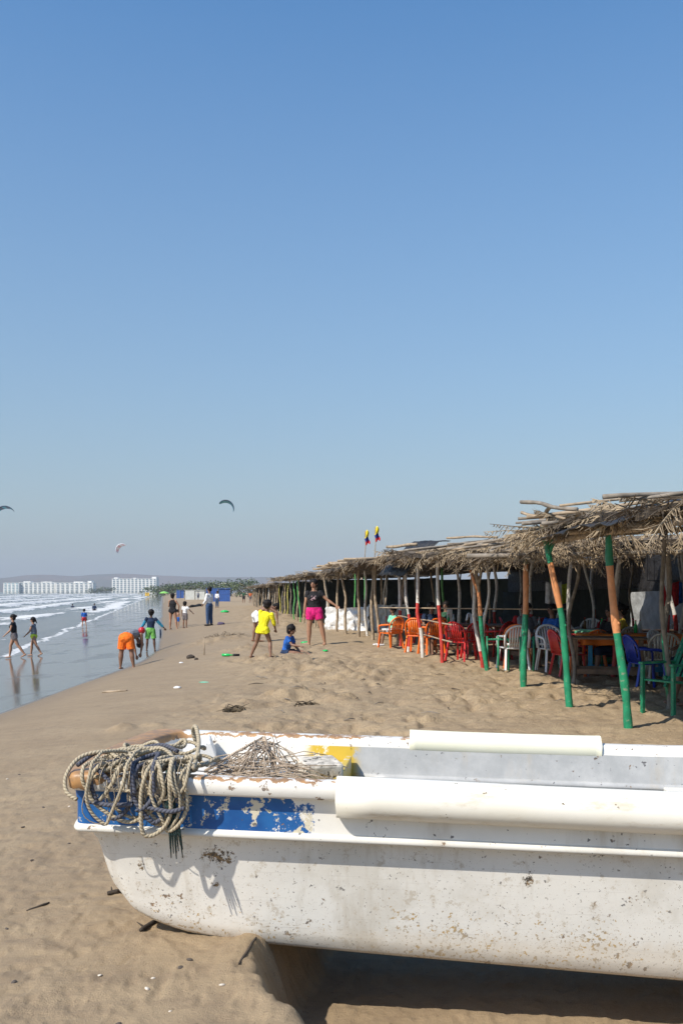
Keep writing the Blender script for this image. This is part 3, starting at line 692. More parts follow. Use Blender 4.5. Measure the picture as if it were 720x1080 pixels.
def roof(th, x0, x1, y0, y1, zf, slope, nf, scale=1.0, edge=.28, cliff=0, seed=0, lines=None, dark=.5, hang=1.0, big=True):
    """thatch slab from the sea side (x0 may be a function of y) inland"""
    fx = x0 if callable(x0) else (lambda y: x0)
    fz = zf if callable(zf) else (lambda y: zf)
    mb = MB(); nx, ny = 26, max(8, int((y1-y0)*3.2)); T = .06*scale
    def zz(x, y): return fz(y)+slope*(x-fx(y))+.22*float(fbm(x*.9+seed, y*.9, 3))+.10*float(fbm(x*4+seed, y*4, 2))
    b = len(mb.v)
    for lay in (0, 1):
        for j in range(ny+1):
            y = y0+(y1-y0)*j/ny
            for i in range(nx+1):
                f = (i/nx)**1.4; xa = fx(y)-edge*scale+.20*float(fbm(y*1.7+seed, 3.3, 3)); x = xa+(x1-xa)*f; yy = y+(.22*float(fbm(x*1.7, seed+j, 2)) if j in (0, ny) else 0)
                tz = zz(x, y); th_ = T*(.6+.8*float(vn(x*5+9, y*5+seed)))
                mb.v.append(tuple(local(th, (x, yy, tz+(th_ if lay else -th_*.45)))))
    N = (nx+1)*(ny+1)
    for j in range(ny):
        for i in range(nx):
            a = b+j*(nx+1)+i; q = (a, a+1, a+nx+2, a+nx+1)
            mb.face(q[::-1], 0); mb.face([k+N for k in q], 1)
    for i in range(nx):
        for j, fl in ((0, 0), (ny, 1)):
            a = b+j*(nx+1)+i; mb.face((a, a+1, a+1+N, a+N) if not fl else (a+1, a, a+N, a+1+N), 0)
    for j in range(ny):
        for i in (0, nx): a = b+j*(nx+1)+i; mb.face((a+nx+1, a, a+N, a+N+nx+1), 0)
    mb.build('thatch', [STRAWD, STRAW2], th)  # underside and rims painted dark for the gloom under the roof
    fr = MB()
    for k in range(nf):
        y = hr.uniform(y0-.1, y1+.1); mode = hr.random()
        lsc = 1
        if mode < .24:   # eave towards the beach
            lsc = .62; x = fx(y)-edge*scale+hr.uniform(.05, .5); d = (-hr.uniform(.2, .8), hr.uniform(-1, 1), hr.uniform(-.22, .22)); m = 0 if hr.random() > dark else 1
        elif mode < .38:  # near end
            x = fx(y)+abs(hr.gauss(0, 2.2)); y = y0+hr.uniform(-.05, .4); lsc = .7; d = (hr.uniform(-.8, .8), -hr.uniform(.3, 1), hr.uniform(-.4, .15)); m = 0 if hr.random() > dark else 1
        else:
            x = fx(y)+abs(hr.gauss(0, 1.8)); ag = hr.uniform(1.2, 5.1); d = (math.cos(ag), math.sin(ag), hr.uniform(-.04, .10)); m = 0 if hr.random() > dark*.9 else 1
        x = min(x, x1)
        frond(fr, local(th, (x, y, zz(x, y)+T*hr.uniform(.5, 1.0))), d, hr.uniform(.45, 1.1)*scale*lsc*(1 if big else .8), hr.uniform(.0, .35), m, .30*scale, 16 if big else 7)
    fr.build('palm_frond', [STRAW, STRAW2], th)['label'] = 'loose dead fronds lying over and hanging from the roof'
    return zz
def pole(th, a, b, r=.03, mat=WOOD, name='beam', sag=.01):
    a = Vector(a); b = Vector(b); mb = MB(); k = hr.uniform(0, 6)
    mb.tube([local(th, a.lerp(b, i/8)+Vector((.02*math.sin(i+k), .02*math.cos(i*1.3+k), sag*math.sin(i*.8+k)))) for i in range(9)], [r*(1+.1*math.sin(i*2+k)) for i in range(9)], 7)
    return mb.build(name, mat, th, True)
def sheet(th, pts_top, pts_bot, mat, name='tarp_screen', wav=.05, label=None):
    mb = MB(); ta = [Vector(p) for p in pts_top]; ba = [Vector(p) for p in pts_bot]; nx, nz = 40, 14; k = hr.uniform(0, 20)
    def ev(P, f):
        q = f*(len(P)-1); i = min(int(q), len(P)-2); return P[i].lerp(P[i+1], q-i)
    nrm = (ta[-1]-ta[0]).cross(Vector((0, 0, 1))).normalized()
    for lay in (0, .012):
        for j in range(nz+1):
            for i in range(nx+1):
                p = ev(ta, i/nx).lerp(ev(ba, i/nx), j/nz); p = p+nrm*(lay+wav*float(fbm(i*.35+k, j*.5, 3))*2)+Vector((0, 0, wav*.6*float(fbm(i*.2+k, j*.2+9, 2))))
                mb.v.append(tuple(local(th, p)))
    N = (nx+1)*(nz+1)
    for j in range(nz):
        for i in range(nx):
            a = j*(nx+1)+i; mb.face((a, a+1, a+nx+2, a+nx+1)); mb.face((a+N, a+nx+1+N, a+nx+2+N, a+1+N))
    o = mb.build(name, mat, th, True)
    if label: o['label'] = label
    return o
def topz(px, py, D): return EYE-(py-HOR)/F*D
def ppost(th, foot, top, r, zones, **k):
    g = gp(*foot); t = at(top[0], top[1], g.y+k.pop('dy', 0)); return post(th, g, t, r, r*.78, zones, **k), g

# --- hut nearest the camera, green and orange posts
A = thing('beach_hut', gp(662, 768), 0, 'nearest thatched hut at the right edge with tall green and orange posts', 'hut', 'thatched beach huts')
GO = [(.47, 'g'), (.79, 'o'), (1, 'g')]
ppost(A, (662, 768), (641, 556), .050, GO, crook=.02, kinks=([0, .3, .6, .85, 1], [0, .0, .0, -.02, 0]))
ppost(A, (600, 745), (571, 546), .048, [(.50, 'g'), (.77, 'o'), (.93, 'g'), (1, 'n')], crook=.02, kinks=([0, .5, .8, 1], [0, .06, .03, 0]), fork=[(.86, .10, 0, .34), (.9, -.10, 0, .22)])
def fxA(y): return 2.86-.02*(y-10)
fzA = lambda y: 3.24+.02*(y-10)
zA = roof(A, fxA, 10.5, 7.9, 13.0, fzA, .155, 420, 1.0, .34, seed=3)
for (a, b, r, m) in [((2.84, 7.9, 3.10), (2.76, 13.3, 3.18), .04, WOOD), ((5.2, 7.8, 3.30), (5.2, 13.3, 3.34), .04, WOODG), ((7.6, 7.8, 3.58), (7.6, 13.3, 3.6), .04, WOODG),
                     ((2.5, 10.4, 3.16), (7.9, 10.5, 3.58), .035, WOOD), ((2.4, 12.7, 3.18), (7.9, 12.8, 3.6), .035, WOODG), ((2.6, 8.6, 3.12), (7.9, 8.5, 3.5), .035, WOODG)]: pole(A, a, b, r, m)
for (x, y) in [(5.2, 10.4), (5.25, 12.6), (7.6, 10.4), (7.6, 12.6), (5.1, 8.4)]:
    post(A, (x, y, h1(x, y)), (x+hr.uniform(-.15, .15), y, 3.3+.115*(x-2.8)), .045, .035, [(.45, 'r'), (1, 'w')] if x > 6 else GO, crook=.05)
post(A, gp(706, 712), at(702, 590, gp(706, 712).y), .04, .03, [(.5, 'r'), (1, 'w')], crook=.03)
# black plastic and pole ends on the eave
def tarp_edge(th, P, w, mat=TARPK, drop=.22, label=None):
    mb = MB(); n = 30; m = 8; P = [Vector(p) for p in P]; k = hr.uniform(0, 9)
    for i in range(n+1):
        q = i/n*(len(P)-1); a = min(int(q), len(P)-2); c = P[a].lerp(P[a+1], q-a)
        for j in range(m+1):
            f = j/m-.5; mb.v.append(tuple(local(th, c+Vector((w*(f+.5)*.9, 0, 0))+Vector((-.10*math.sin(max(0, -f)*3), .04*float(fbm(i*.5, j, 2)), -drop*max(0, .2-f)*1.4+.09*float(fbm(i*.45+k, j*.6+k, 3)))))))
    for i in range(n):
        for j in range(m): a = i*(m+1)+j; mb.face((a, a+1, a+m+2, a+m+1))
    o = mb.build('roof_plastic', mat, th, True)
    md = o.modifiers.new('s', 'SOLIDIFY'); md.thickness = .01
    if label: o['label'] = label
tarp_edge(A, [(2.50, 8.3, 3.33), (2.44, 9.4, 3.36), (2.42, 10.6, 3.34), (2.46, 11.4, 3.32)], .9)
tarp_edge(A, [(2.9, 8.0, 3.38), (3.6, 7.8, 3.46), (4.4, 7.8, 3.56)], .6)
pole(A, at(550, 529, 11.4), at(606, 537, 10.4), .024, WOODG, 'pole_end'); pole(A, at(549, 541, 11.6), at(600, 548, 10.8), .020, WOOD, 'pole_end'); pole(A, at(579, 533, 11.0), at(575, 556, 11.2), .026, WOOD, 'pole_end', 0)
pole(A, at(596, 556, 11.0), at(628, 537, 10.6), .02, WOODG, 'pole_end')
# --- second hut, green posts with the picket rail
B = thing('beach_hut', gp(552, 724), 0, 'second hut from the right with green and orange posts and a picket rail', 'hut', 'thatched beach huts')
_, gC = ppost(B, (552, 724), (554, 564), .053, GO, crook=.02)
_, gD = ppost(B, (514, 708), (503, 572), .046, [(.42, 'g'), (.60, 'o'), (1, 'n')], crook=.03, kinks=([0, .5, .8, 1], [0, -.05, -.09, 0]), fork=[(.70, .08, 0, .34), (.68, -.16, 0, .42)], )
def fxB(y): return 2.62-.07*(y-14)
zB = roof(B, fxB, 10.8, 13.7, 17.8, lambda y: 3.12+.03*(y-14), .06, 210, 1.0, .35, seed=11, dark=.45)
for (a, b) in [((2.6, 13.6, 3.08), (2.35, 18, 3.14)), ((5.2, 13.6, 3.2), (5.0, 18, 3.25)), ((2.2, 14.1, 3.1), (9.5, 14.1, 3.42)), ((2.2, 17, 3.14), (9.5, 17, 3.46)), ((1.8, 13.5, 3.02), (7.5, 13.6, 3.1))]: pole(B, a, b, .036, WOODG)
for (x, y) in [(4.9, 14.2), (4.8, 16.8), (7.3, 14.2), (7.2, 16.9), (9.5, 15)]:
    post(B, (x, y, h1(x, y)), (x+hr.uniform(-.15, .15), y, 3.2+.06*(x-2.6)), .045, .036, [(.4, 'r'), (1, 'w')] if y > 16 else [(.4, 'g'), (1, 'd')], crook=.07)
for k in range(70):  # pale fringe hanging along the near end of this roof
    pass
fr = MB()
for k in range(95):
    x = 2.5+5.2*hr.random()**1.1; frond(fr, local(B, (x, 13.62+hr.uniform(-.12, .05), 3.22+.06*(x-2.6)+hr.uniform(-.04, .10))), (hr.uniform(-.7, .7), -hr.uniform(.2, .6), -hr.uniform(.4, 1)), hr.uniform(.28, .5), .3, 0, .30, 9)
fr.build('palm_frond', [STRAW], B)['label'] = 'pale fringe of fronds hanging from the near edge of the roof'
# picket rail in front of the white chair
rail_pts = [gp(513, 707), gp(560, 706), gp(612, 708), gp(655, 714)]
mb = MB(); zr = lambda q: q+Vector((0, 0, .60))
mb.tube([local(B, zr(q)) for q in rail_pts], .020, 7)
mb.build('rail', GREENP, B, True)
for px in (513, 525, 536, 548, 562, 576, 590, 604, 620, 634):
    g = gp(px, float(np.interp(px, [513, 612, 655], [707.5, 708, 714]))); mb = MB(); j = hr.uniform(-.02, .02)
    mb.tube([local(B, g+Vector((0, 0, -.1))), local(B, g+Vector((j, 0, .3))), local(B, g+Vector((j*.5, 0, .64+hr.uniform(-.02, .04))))], .021, 7); mb.build('picket', GREENP, B, True)
# --- third hut, white and red posts
Ch = thing('beach_hut', gp(466, 699), 0, 'third hut from the right with crooked white and red posts and a bamboo rail', 'hut', 'thatched beach huts')
ppost(Ch, (509, 705), (494, 578), .042, [(.14, 'r'), (1, 'w')], crook=.03, kinks=([0, .45, .62, 1], [0, -.03, .02, 0]))
ppost(Ch, (466, 699), (461, 583), .045, [(.50, 'r'), (1, 'w')], crook=.03)
ppost(Ch, (445.5, 693), (440, 584), .048, [(.29, 'w'), (.53, 'r'), (1, 'w')], crook=.02, kinks=([0, .25, .45, 1], [0, .02, -.06, 0]))
ppost(Ch, (430, 687), (427, 584), .045, [(.06, 'w'), (.40, 'r'), (1, 'w')], crook=.03, kinks=([0, .35, .55, 1], [0, .07, .02, 0]))
ppost(Ch, (422, 682), (418, 592), .050, [(.42, 'r'), (1, 'w')], crook=.02, kinks=([0, .5, .8, 1], [0, .06, .06, 0]))
ppost(Ch, (418.5, 681), (427, 596), .035, [(1, 'n')], crook=.01)
ppost(Ch, (516, 702), (531, 588), .035, [(.4, 'd'), (1, 'd')], crook=.02) if False else None
def fxC(y): return 1.95-.10*(y-19)
zC = roof(Ch, fxC, 10.5, 18.1, 24.8, lambda y: 3.24+.022*(y-19), .05, 210, 1.0, .40, seed=23, dark=.5)
for (a, b) in [((2.0, 18, 3.2), (1.3, 25, 3.3)), ((4.6, 18, 3.25), (3.9, 25, 3.3)), ((1.6, 18.6, 3.2), (9, 18.7, 3.5)), ((1.3, 22, 3.25), (9, 22, 3.5)), ((1.1, 24.4, 3.3), (8, 24.4, 3.5))]: pole(Ch, a, b, .036, WOODG)
for (x, y) in [(4.4, 18.7), (4.2, 21.5), (4.0, 24), (6.6, 18.8), (6.5, 22), (8.6, 20), (8.5, 23.5), (6.4, 24.5)]:
    post(Ch, (x, y, h1(x, y)), (x+hr.uniform(-.2, .2), y, 3.25+.05*(x-2)), .045, .036, [(.42, 'r'), (1, 'w')], crook=.08)
tarp_edge(Ch, [(1.15, 24.6, 3.62), (1.5, 22.0, 3.56), (1.75, 20.5, 3.46), (1.95, 19.0, 3.42)], 1.3, drop=.25)
tarp_edge(Ch, [at(402, 572, 25.2), at(412, 571, 24.6), at(430, 571, 24)], 1.2, drop=.9, label='black plastic flap standing up at the far corner')
pole(Ch, at(472, 567, 18.2), at(524, 566, 17.2), .022, WOOD, 'pole_end'); pole(Ch, at(408, 577, 24.5), at(440, 574, 23), .04, WOOD, 'pole_end')
for z, a, b in ((.86, (417, 681), (478, 703)), (.5, (417, 681), (478, 703))):
    p, q = gp(*a), gp(*b); mb = MB(); p = p+Vector((0, .3, z)); q = q+Vector((0, .3, z)); q.z = p.z
    mb.tube([local(Ch, p.lerp(q, i/6)+Vector((0, 0, .01*math.sin(i*2)))) for i in range(7)], .018, 6); mb.build('rail', WOOD, Ch, True)
p, q = at(400, 641, 23.5), at(600, 643, 19); mb = MB(); mb.tube([local(Ch, p.lerp(q, i/8)) for i in range(9)], .014, 6); mb.build('rail', WOOD, Ch, True)
g = gp(474, 686); mb = MB(); mb.box(local(Ch, g+Vector((0, .0, .55))), (.13, .13, 1.1)); o = mb.build('newel', WHITEW, Ch, bevel=.01); o['label'] = 'short thick square post in the rail'
# --- fourth hut, bare poles with the white tarpaulin wall
Dh = thing('beach_hut', gp(378, 672), 0, 'fourth hut with bare wooden poles, flat stick roof and a white plastic wall', 'hut', 'thatched beach huts')
for foot, top, kk in [((393, 675), (394, 590), ([0, .3, .6, 1], [0, -.02, -.04, 0])), ((378, 672), (378, 598), None), ((364.5, 669), (358, 601), ([0, .6, .85, 1], [0, .10, .06, 0])), ((354.5, 666), (357, 604), None), ((351, 663), (341, 602), ([0, .5, 1], [0, -.06, 0]))]:
    ppost(Dh, foot, top, .055, [(1, 'n')], crook=.03, kinks=kk)
for foot, top, zn in [((387, 664), (384, 601), 'l'), ((374.5, 663), (374, 601), 'l'), ((399, 658), (402, 600), 'n'), ((405, 658), (405, 600), 'n'), ((411, 658), (408, 600), 'n'), ((346, 662), (342, 606), 'w')]:
    ppost(Dh, foot, top, .034, [(1, zn)], crook=.03)
def fxD(y): return .75-.115*(y-27)
roof(Dh, fxD, 9, 26.0, 37.5, lambda y: 3.30-.006*(y-27), .02, 130, 1.1, .35, seed=31, dark=.25, big=False)
for k in range(26):
    y = hr.uniform(26.3, 37.3); pole(Dh, (fxD(y)-hr.uniform(.3, .7), y, 3.40+hr.uniform(-.03, .10)), (fxD(y)+hr.uniform(1, 3), y+hr.uniform(-1, 1), 3.45+hr.uniform(0, .16)), .035, WOOD, 'roof_stick')
def wall(th, p0, p1, h, mat, name='tarp_screen', label=None, wav=.05, up=0):
    a, b = gp(*p0), gp(*p1); return sheet(th, [a+Vector((0, 0, h)), a.lerp(b, .5)+Vector((0, 0, h-.05)), b+Vector((0, 0, h))], [a+Vector((0, 0, up-.02)), b+Vector((0, 0, up-.02))], mat, name, wav, label)
wall(Dh, (343.5, 664), (389, 665), .92, TARPW, label='white plastic sheet wall of stacked pale folds', wav=.14)
wall(Dh, (388, 665), (428, 666), 1.05, TARPG, label='grey plastic sheet wall', wav=.10)
for xx, yy in [(.6, 28), (.4, 33), (3, 28), (3, 32), (3, 36), (6, 29), (6, 34)]:
    post(Dh, (xx+.5, yy, h1(xx, yy)), (xx+.4, yy, 3.3), .05, .04, [(1, hr.choice('nlw'))], crook=.06)
for th, fx_, fz_, y0_, y1_, nn in ((A, fxA, fzA, 8.2, 12.8, 9), (B, fxB, lambda y: 3.12+.03*(y-14), 13.9, 17.6, 9), (Ch, fxC, lambda y: 3.24+.022*(y-19), 18.3, 24.6, 14)):
    for k in range(nn):
        y = hr.uniform(y0_, y1_); L_ = hr.uniform(.5, 1.5)
        pole(th, (fx_(y)-hr.uniform(.35, .75), y, fz_(y)+hr.uniform(.0, .14)), (fx_(y)+L_, y+hr.uniform(-.9, .9), fz_(y)+.16+.10*L_+hr.uniform(-.04, .05)), hr.uniform(.014, .026), hr.choice([WOOD, WOODG]), 'roof_stick')
# --- the far row
FAR = [(39.5, 46, 'n', 'n', 'fifth hut with grey sticks over the roof behind the woman'), (47.5, 54, 'l', 'l', 'hut with bright lime green poles behind the sitting girl'),
       (56, 64, 'y', 'y', 'hut with yellow and green poles right of the bending child'), (66, 75, 'n', 'd', 'low brown hut far down the row, next to an orange post'),
       (77, 88, 'w', 'n', 'small thatched hut second from the far end of the row'), (91, 106, 'n', 'd', 'small dark hut at the far end of the row')]
for k, (ya, yb, c1, c2, lab) in enumerate(FAR):
    fx = lambda y: -.75-.135*(y-38)
    th = thing('beach_hut', (fx(ya), ya, h1(fx(ya), ya)), 0, lab, 'hut', 'thatched beach huts')
    roof(th, fx, fx(ya)+9, ya, yb, 3.25+.1*(k % 3)-.08*k, .03, 110, 1.2, .4, seed=41+k*5, dark=.35, big=False)
    y = ya+.3; i = 0
    while y < yb:
        c = (c1, 'n', c2, 'd')[i % 4]; x = fx(y)
        post(th, (x, y, h1(x, y)), (x+hr.uniform(-.15, .15), y, 3.2-.08*k), .040, .032, [(1, c)], crook=.05)
        x += 2.8; post(th, (x, y+.5, h1(x, y)), (x+hr.uniform(-.15, .15), y+.5, 3.2-.08*k), .055, .045, [(1, hr.choice([c2, 'n', 'd']))], crook=.05)
        y += hr.uniform(1.0, 2.0); i += 1
    xb = fx(ya)+4; sheet(th, [(xb+1, ya, 3.1), (xb, yb, 3.1)], [(xb+1, ya, .95), (xb, yb, .95)], HUTDARK, label='added dark sheet standing in for the shade at the back')
    sheet(th, [(fx(yb)+.3, yb, 3.1), (xb, yb, 3.1)], [(fx(yb)+.3, yb, .95), (xb, yb, .95)], HUTDARK, label='added dark sheet standing in for the shade at the far end')
# orange post hanging cloth and black plastic flap seen over the far roofs
# dark plastic behind the near huts
for th, (xa, ya), (xb, yb), mats in ((A, (10.0, 6.0), (9.6, 13.5), 0), (B, (9.7, 13.6), (9.2, 17.9), 1), (Ch, (9.2, 18.1), (8.3, 26.6), 2), (Dh, (8.9, 24.6), (6.6, 37.6), 3)):
    z = 1.45
    sheet(th, [(xa, ya, 3.7), (xb, yb, 3.7)], [(xa, ya, 2.25), (xb, yb, 2.25)], TARPK, label='black plastic sheet across the back')
    sheet(th, [(xa-.2, ya, 2.62), (xb-.2, yb, 2.5)], [(xa-.2, ya, 1.2), (xb-.2, yb, 1.2)], [TARPG, TARPG, TARPG, HUTDARK][mats], label='grey plastic sheet along the back')  # fourth hut's lower sheet takes the dark stand-in for shade
sheet(Dh, [(.3, 42.3, 3.0), (7.5, 42.4, 3.1)], [(.3, 42.3, .9), (7.5, 42.4, .9)], HUTDARK, label='added dark sheet standing in for the shade at the far end')

# ------------------------------------------------------------------ people
SKINS = {'tan': M('skin_tan', (.36, .19, .115), .5, .1, 20, .05), 'brown': M('skin_brown', (.22, .115, .07), .5, .1, 20, .05), 'dark': M('skin_dark', (.12, .062, .04), .5, .1, 20, .05)}
HAIR = M('black_hair', (.012, .009, .008), .6, .4, 40, .5, 120, .2); EYEM = M('eye', (.02, .015, .012), .3, .1, 5, 0); LIP = M('lips', (.25, .075, .06), .5, .1, 5, 0)
def cloth(name, c): return M(name, c, .85, .22, 11, .8, 16, .3, bd=.03)
def basis(d, side):
    d = d.normalized(); s = side-d*side.dot(d)
    if s.length < 1e-3: s = d.orthogonal()
    s.normalize(); return d, s, d.cross(s)
def limb(mb, p0, p1, r0, r1, side, w0=1., w1=1., n=12, cap0=True, cap1=True, m=0):
    """tapered, optionally elliptical limb; w widens it along `side`"""
    p0 = Vector(p0); p1 = Vector(p1); d, s, t = basis(p1-p0, side); L = (p1-p0).length; rings = []
    if cap0: rings += [(-r0*c, math.sqrt(max(0, 1-c*c)), 0) for c in (.92, .7, .38)]
    rings += [(0, 1, 0), (L*.5, 1, .5), (L, 1, 1)]
    if cap1: rings += [(L+r1*c, math.sqrt(max(0, 1-c*c)), 1) for c in (.38, .7, .92)]
    b = len(mb.v)
    for z, k, f in rings:
        r = (r0+(r1-r0)*f)*k; w = w0+(w1-w0)*f
        for j in range(n):
            a = 2*math.pi*j/n; mb.v.append(tuple(p0+d*z+s*(math.cos(a)*r*w)+t*(math.sin(a)*r)))
    for i in range(len(rings)-1):
        for j in range(n): j2 = (j+1) % n; mb.face((b+i*n+j, b+i*n+j2, b+(i+1)*n+j2, b+(i+1)*n+j), m)
    mb.face([b+j for j in range(n)][::-1], m); mb.face([b+(len(rings)-1)*n+j for j in range(n)], m)
def person(foot, H, fwd, label, pose, skin='tan', top=None, bottom=None, hair='short', female=False, child=False, group=None, vox=.0062, sit=None, extra=None, hands=True):
    """foot: ground point between the feet. Directions in pose are (forward, right, up)."""
    f = Vector((fwd[0], fwd[1], 0)).normalized(); rt = Vector((f.y, -f.x, 0)); up = Vector((0, 0, 1))
    V = lambda q: (f*q[0]+rt*q[1]+up*q[2])
    N = lambda q: V(q).normalized()
    hs = 1.22 if child else 1.0
    tu = N(pose.get('torso', (0, 0, 1))); ts = rt-tu*rt.dot(tu); ts.normalize()
    if 'hipside' in pose: ts = N(pose['hipside'])
    P = Vector((0, 0, 0)); legs = pose['legs']; ank = []; J = {}
    for k, (sg, (th_, sh_)) in enumerate(zip((-1, 1), legs)):
        hip = P+rt*(sg*.052*H); kn = hip+N(th_)*.243*H; an = kn+N(sh_)*.237*H; ank.append(an); J['hip%d' % k], J['kn%d' % k], J['an%d' % k] = hip, kn, an
    low = min(a.z for a in ank)-.038*H
    if sit is not None: base = Vector(foot)+Vector((0, 0, sit))
    else:
        mid = (ank[0]+ank[1])/2; base = Vector(foot)-Vector((mid.x, mid.y, 0))-Vector((0, 0, low))
    J = {k: v+base for k, v in J.items()}; P = base
    bow_ = pose.get('bend', None); tu2 = N(bow_) if bow_ else tu       # upper spine direction
    waist = P+tu*.10*H; chest = waist+(tu+tu2).normalized()*.10*H; neckb = chest+tu2*.105*H
    shs = rt-tu2*rt.dot(tu2); shs.normalize()
    if 'shoulders' in pose: shs = N(pose['shoulders'])
    hd = N(pose['head']) if 'head' in pose else (tu2*.6+up*.6).normalized()
    face = N(pose['face']) if 'face' in pose else f
    face = (face-hd*face.dot(hd)).normalized(); hsd = face.cross(hd)
    hc = neckb+hd*.112*H*(1.05 if child else 1); hr_ = .0655*H*hs
    sw_ = (.094 if female else .108)*H; sh = [neckb-tu2*.028*H+shs*(sg*sw_) for sg in (-1, 1)]
    th = thing('person', Vector(foot), 0, label, 'person', group); O = lambda p: p-th.location
    sk = SKINS[skin]; b = MB(); fm = 1.1 if female else 1.0; g = H
    wd = pose.get('bulk', 1.0)
    limb(b, O(P-tu*.02*g), O(waist), .062*g*wd, .052*g*wd, ts, 1.38*fm, 1.32)
    limb(b, O(waist), O(chest), .052*g*wd, .062*g*wd, shs, 1.32, 1.42); limb(b, O(chest), O(neckb-tu2*.03*g), .062*g*wd, .042*g, shs, 1.42, 1.75)
    limb(b, O(neckb-tu2*.04*g), O(hc), .031*g, .029*g, shs)
    if female:
        for sg in (-1, 1): b.ball(O(chest+tu2*.005*g+face.cross(shs).cross(shs)*0+(f-tu2*f.dot(tu2)).normalized()*.047*g+shs*(sg*.042*g)), .036*g, 10, 7)
    for k, sg in enumerate((-1, 1)):
        th_, sh_ = J['kn%d' % k]-J['hip%d' % k], J['an%d' % k]-J['kn%d' % k]
        limb(b, O(J['hip%d' % k]), O(J['kn%d' % k]), .053*g*fm*wd, .032*g*wd, rt); 
        c0 = J['kn%d' % k]; c1 = J['an%d' % k]; mid = c0.lerp(c1, .30)-f*.006*g
        limb(b, O(c0), O(mid), .032*g*wd, .034*g*wd, rt); limb(b, O(mid), O(c1), .034*g*wd, .019*g, rt)
        fd = N(pose['feet'][k]) if 'feet' in pose else f; an = J['an%d' % k]
        limb(b, O(an-fd*.022*g-up*.018*g), O(an+fd*.085*g-up*.026*g), .020*g, .012*g, rt, 1.1, 2.1)
        # arms
        ua, fa = pose['arms'][k]; el = sh[k]+N(ua)*.158*g; wr = el+N(fa)*.142*g; J['el%d' % k], J['wr%d' % k] = el, wr; hdv = (N(fa)*1.0+up*-.12).normalized()
        if 'hands' in pose: hdv = N(pose['hands'][k])
        limb(b, O(sh[k]), O(el), .028*g*wd, .021*g, rt); limb(b, O(el), O(el.lerp(wr, .35)), .021*g, .022*g, rt); limb(b, O(el.lerp(wr, .35)), O(wr), .022*g, .0135*g, rt)
        pside = rt if abs(hdv.dot(rt)) < .8 else f
        _, ps, pt = basis(hdv, pside); pe = wr+hdv*.045*g; limb(b, O(wr), O(pe), .0125*g, .0135*g, ps, 1.1, 1.75)
        if hands:
            for q, (of, ln) in enumerate(((-.017, .036), (-.006, .043), (.005, .041), (.016, .033))):
                s0 = pe+ps*of*g-hdv*.006*g; s1 = s0+hdv*ln*.5*g+pt*.004*g*sg; s2 = s1+(hdv*.8+pt*.5*-1).normalized()*ln*.5*g
                limb(b, O(s0), O(s1), .0062*g, .0058*g, ps, n=6); limb(b, O(s1), O(s2), .0058*g, .0046*g, ps, n=6)
            s0 = wr+hdv*.018*g-ps*sg*.014*g; s1 = s0+(hdv*.7-ps*sg*.7).normalized()*.026*g; limb(b, O(s0), O(s1), .0068*g, .0062*g, ps, n=6); limb(b, O(s1), O(s1+hdv*.02*g), .006*g, .005*g, ps, n=6)
    # head
    axs = (hsd, face, hd); b.ball(O(hc+hd*.010*g), (hr_*.76, hr_*.86, hr_*.84), 18, 14, axes=axs); b.ball(O(hc-hd*.028*g*hs+face*.014*g*hs), (hr_*.56, hr_*.58, hr_*.60), 14, 10, axes=axs)
    limb(b, O(hc+face*hr_*.80+hd*hr_*.10), O(hc+face*hr_*1.02-hd*hr_*.20), .0045*g*hs, .0085*g*hs, hsd)
    for sg in (-1, 1): b.ball(O(hc+hsd*(sg*hr_*.78)-hd*hr_*.05-face*hr_*.05), (hr_*.10, hr_*.19, hr_*.28), 8, 6, axes=axs)
    body = b.build('body', sk, th, True, remesh=max(.0045, vox*H/1.6), sm=2)
    for sg in (-1, 1):
        e = MB(); e.ball(O(hc+hsd*(sg*hr_*.30)+face*hr_*.80+hd*hr_*.08), (hr_*.14, hr_*.08, hr_*.075), 8, 6, axes=axs); e.build('eye', EYEM, th, True)
    e = MB(); e.ball(O(hc+face*hr_*.80-hd*hr_*.48), (hr_*.26, hr_*.07, hr_*.07), 10, 6, axes=axs); e.build('mouth', LIP, th, True)
    # hair
    h = MB(); h.ball(O(hc+hd*hr_*.30-face*hr_*.14), (hr_*.95, hr_*1.0, hr_*.88), 16, 12, axes=axs); h.ball(O(hc-hd*hr_*.12-face*hr_*.42), (hr_*.80, hr_*.60, hr_*.75), 14, 10, axes=axs)
    if hair in ('long', 'pony', 'bun', 'bob', 'wild'): h.ball(O(hc-hd*hr_*.15-face*hr_*.38), (hr_*.86, hr_*.66, hr_*.95), 14, 10, axes=axs)
    if hair == 'long': limb(h, O(hc-face*hr_*.5), O(neckb-tu2*.05*g-face*.045*g), hr_*.62, hr_*.42, hsd, 1.2, 1.5)
    if hair == 'pony': limb(h, O(hc-face*hr_*.9+hd*hr_*.25), O(hc-face*hr_*1.5-hd*hr_*1.3), hr_*.34, hr_*.2, hsd)
    if hair == 'bun': h.ball(O(hc-face*hr_*1.05+hd*hr_*.35), hr_*.42, 12, 8)
    if hair == 'bob':
        for sg in (-1, 1): limb(h, O(hc+hsd*sg*hr_*.66-face*hr_*.2+hd*hr_*.2), O(hc+hsd*sg*hr_*.66-face*hr_*.1-hd*hr_*.8), hr_*.32, hr_*.24, face)
    if hair == 'wild':
        for q in range(16):
            v = Vector((hr.gauss(0, 1), hr.gauss(0, 1), hr.gauss(.3, 1))).normalized(); v = hsd*v.x-face*abs(v.y)*.9+hd*v.z; h.ball(O(hc+hd*hr_*.2+v*hr_*.72), hr_*hr.uniform(.28, .42), 8, 6)
    h.build('hair', HAIR, th, True, remesh=max(.005, vox*H/1.6), sm=1)
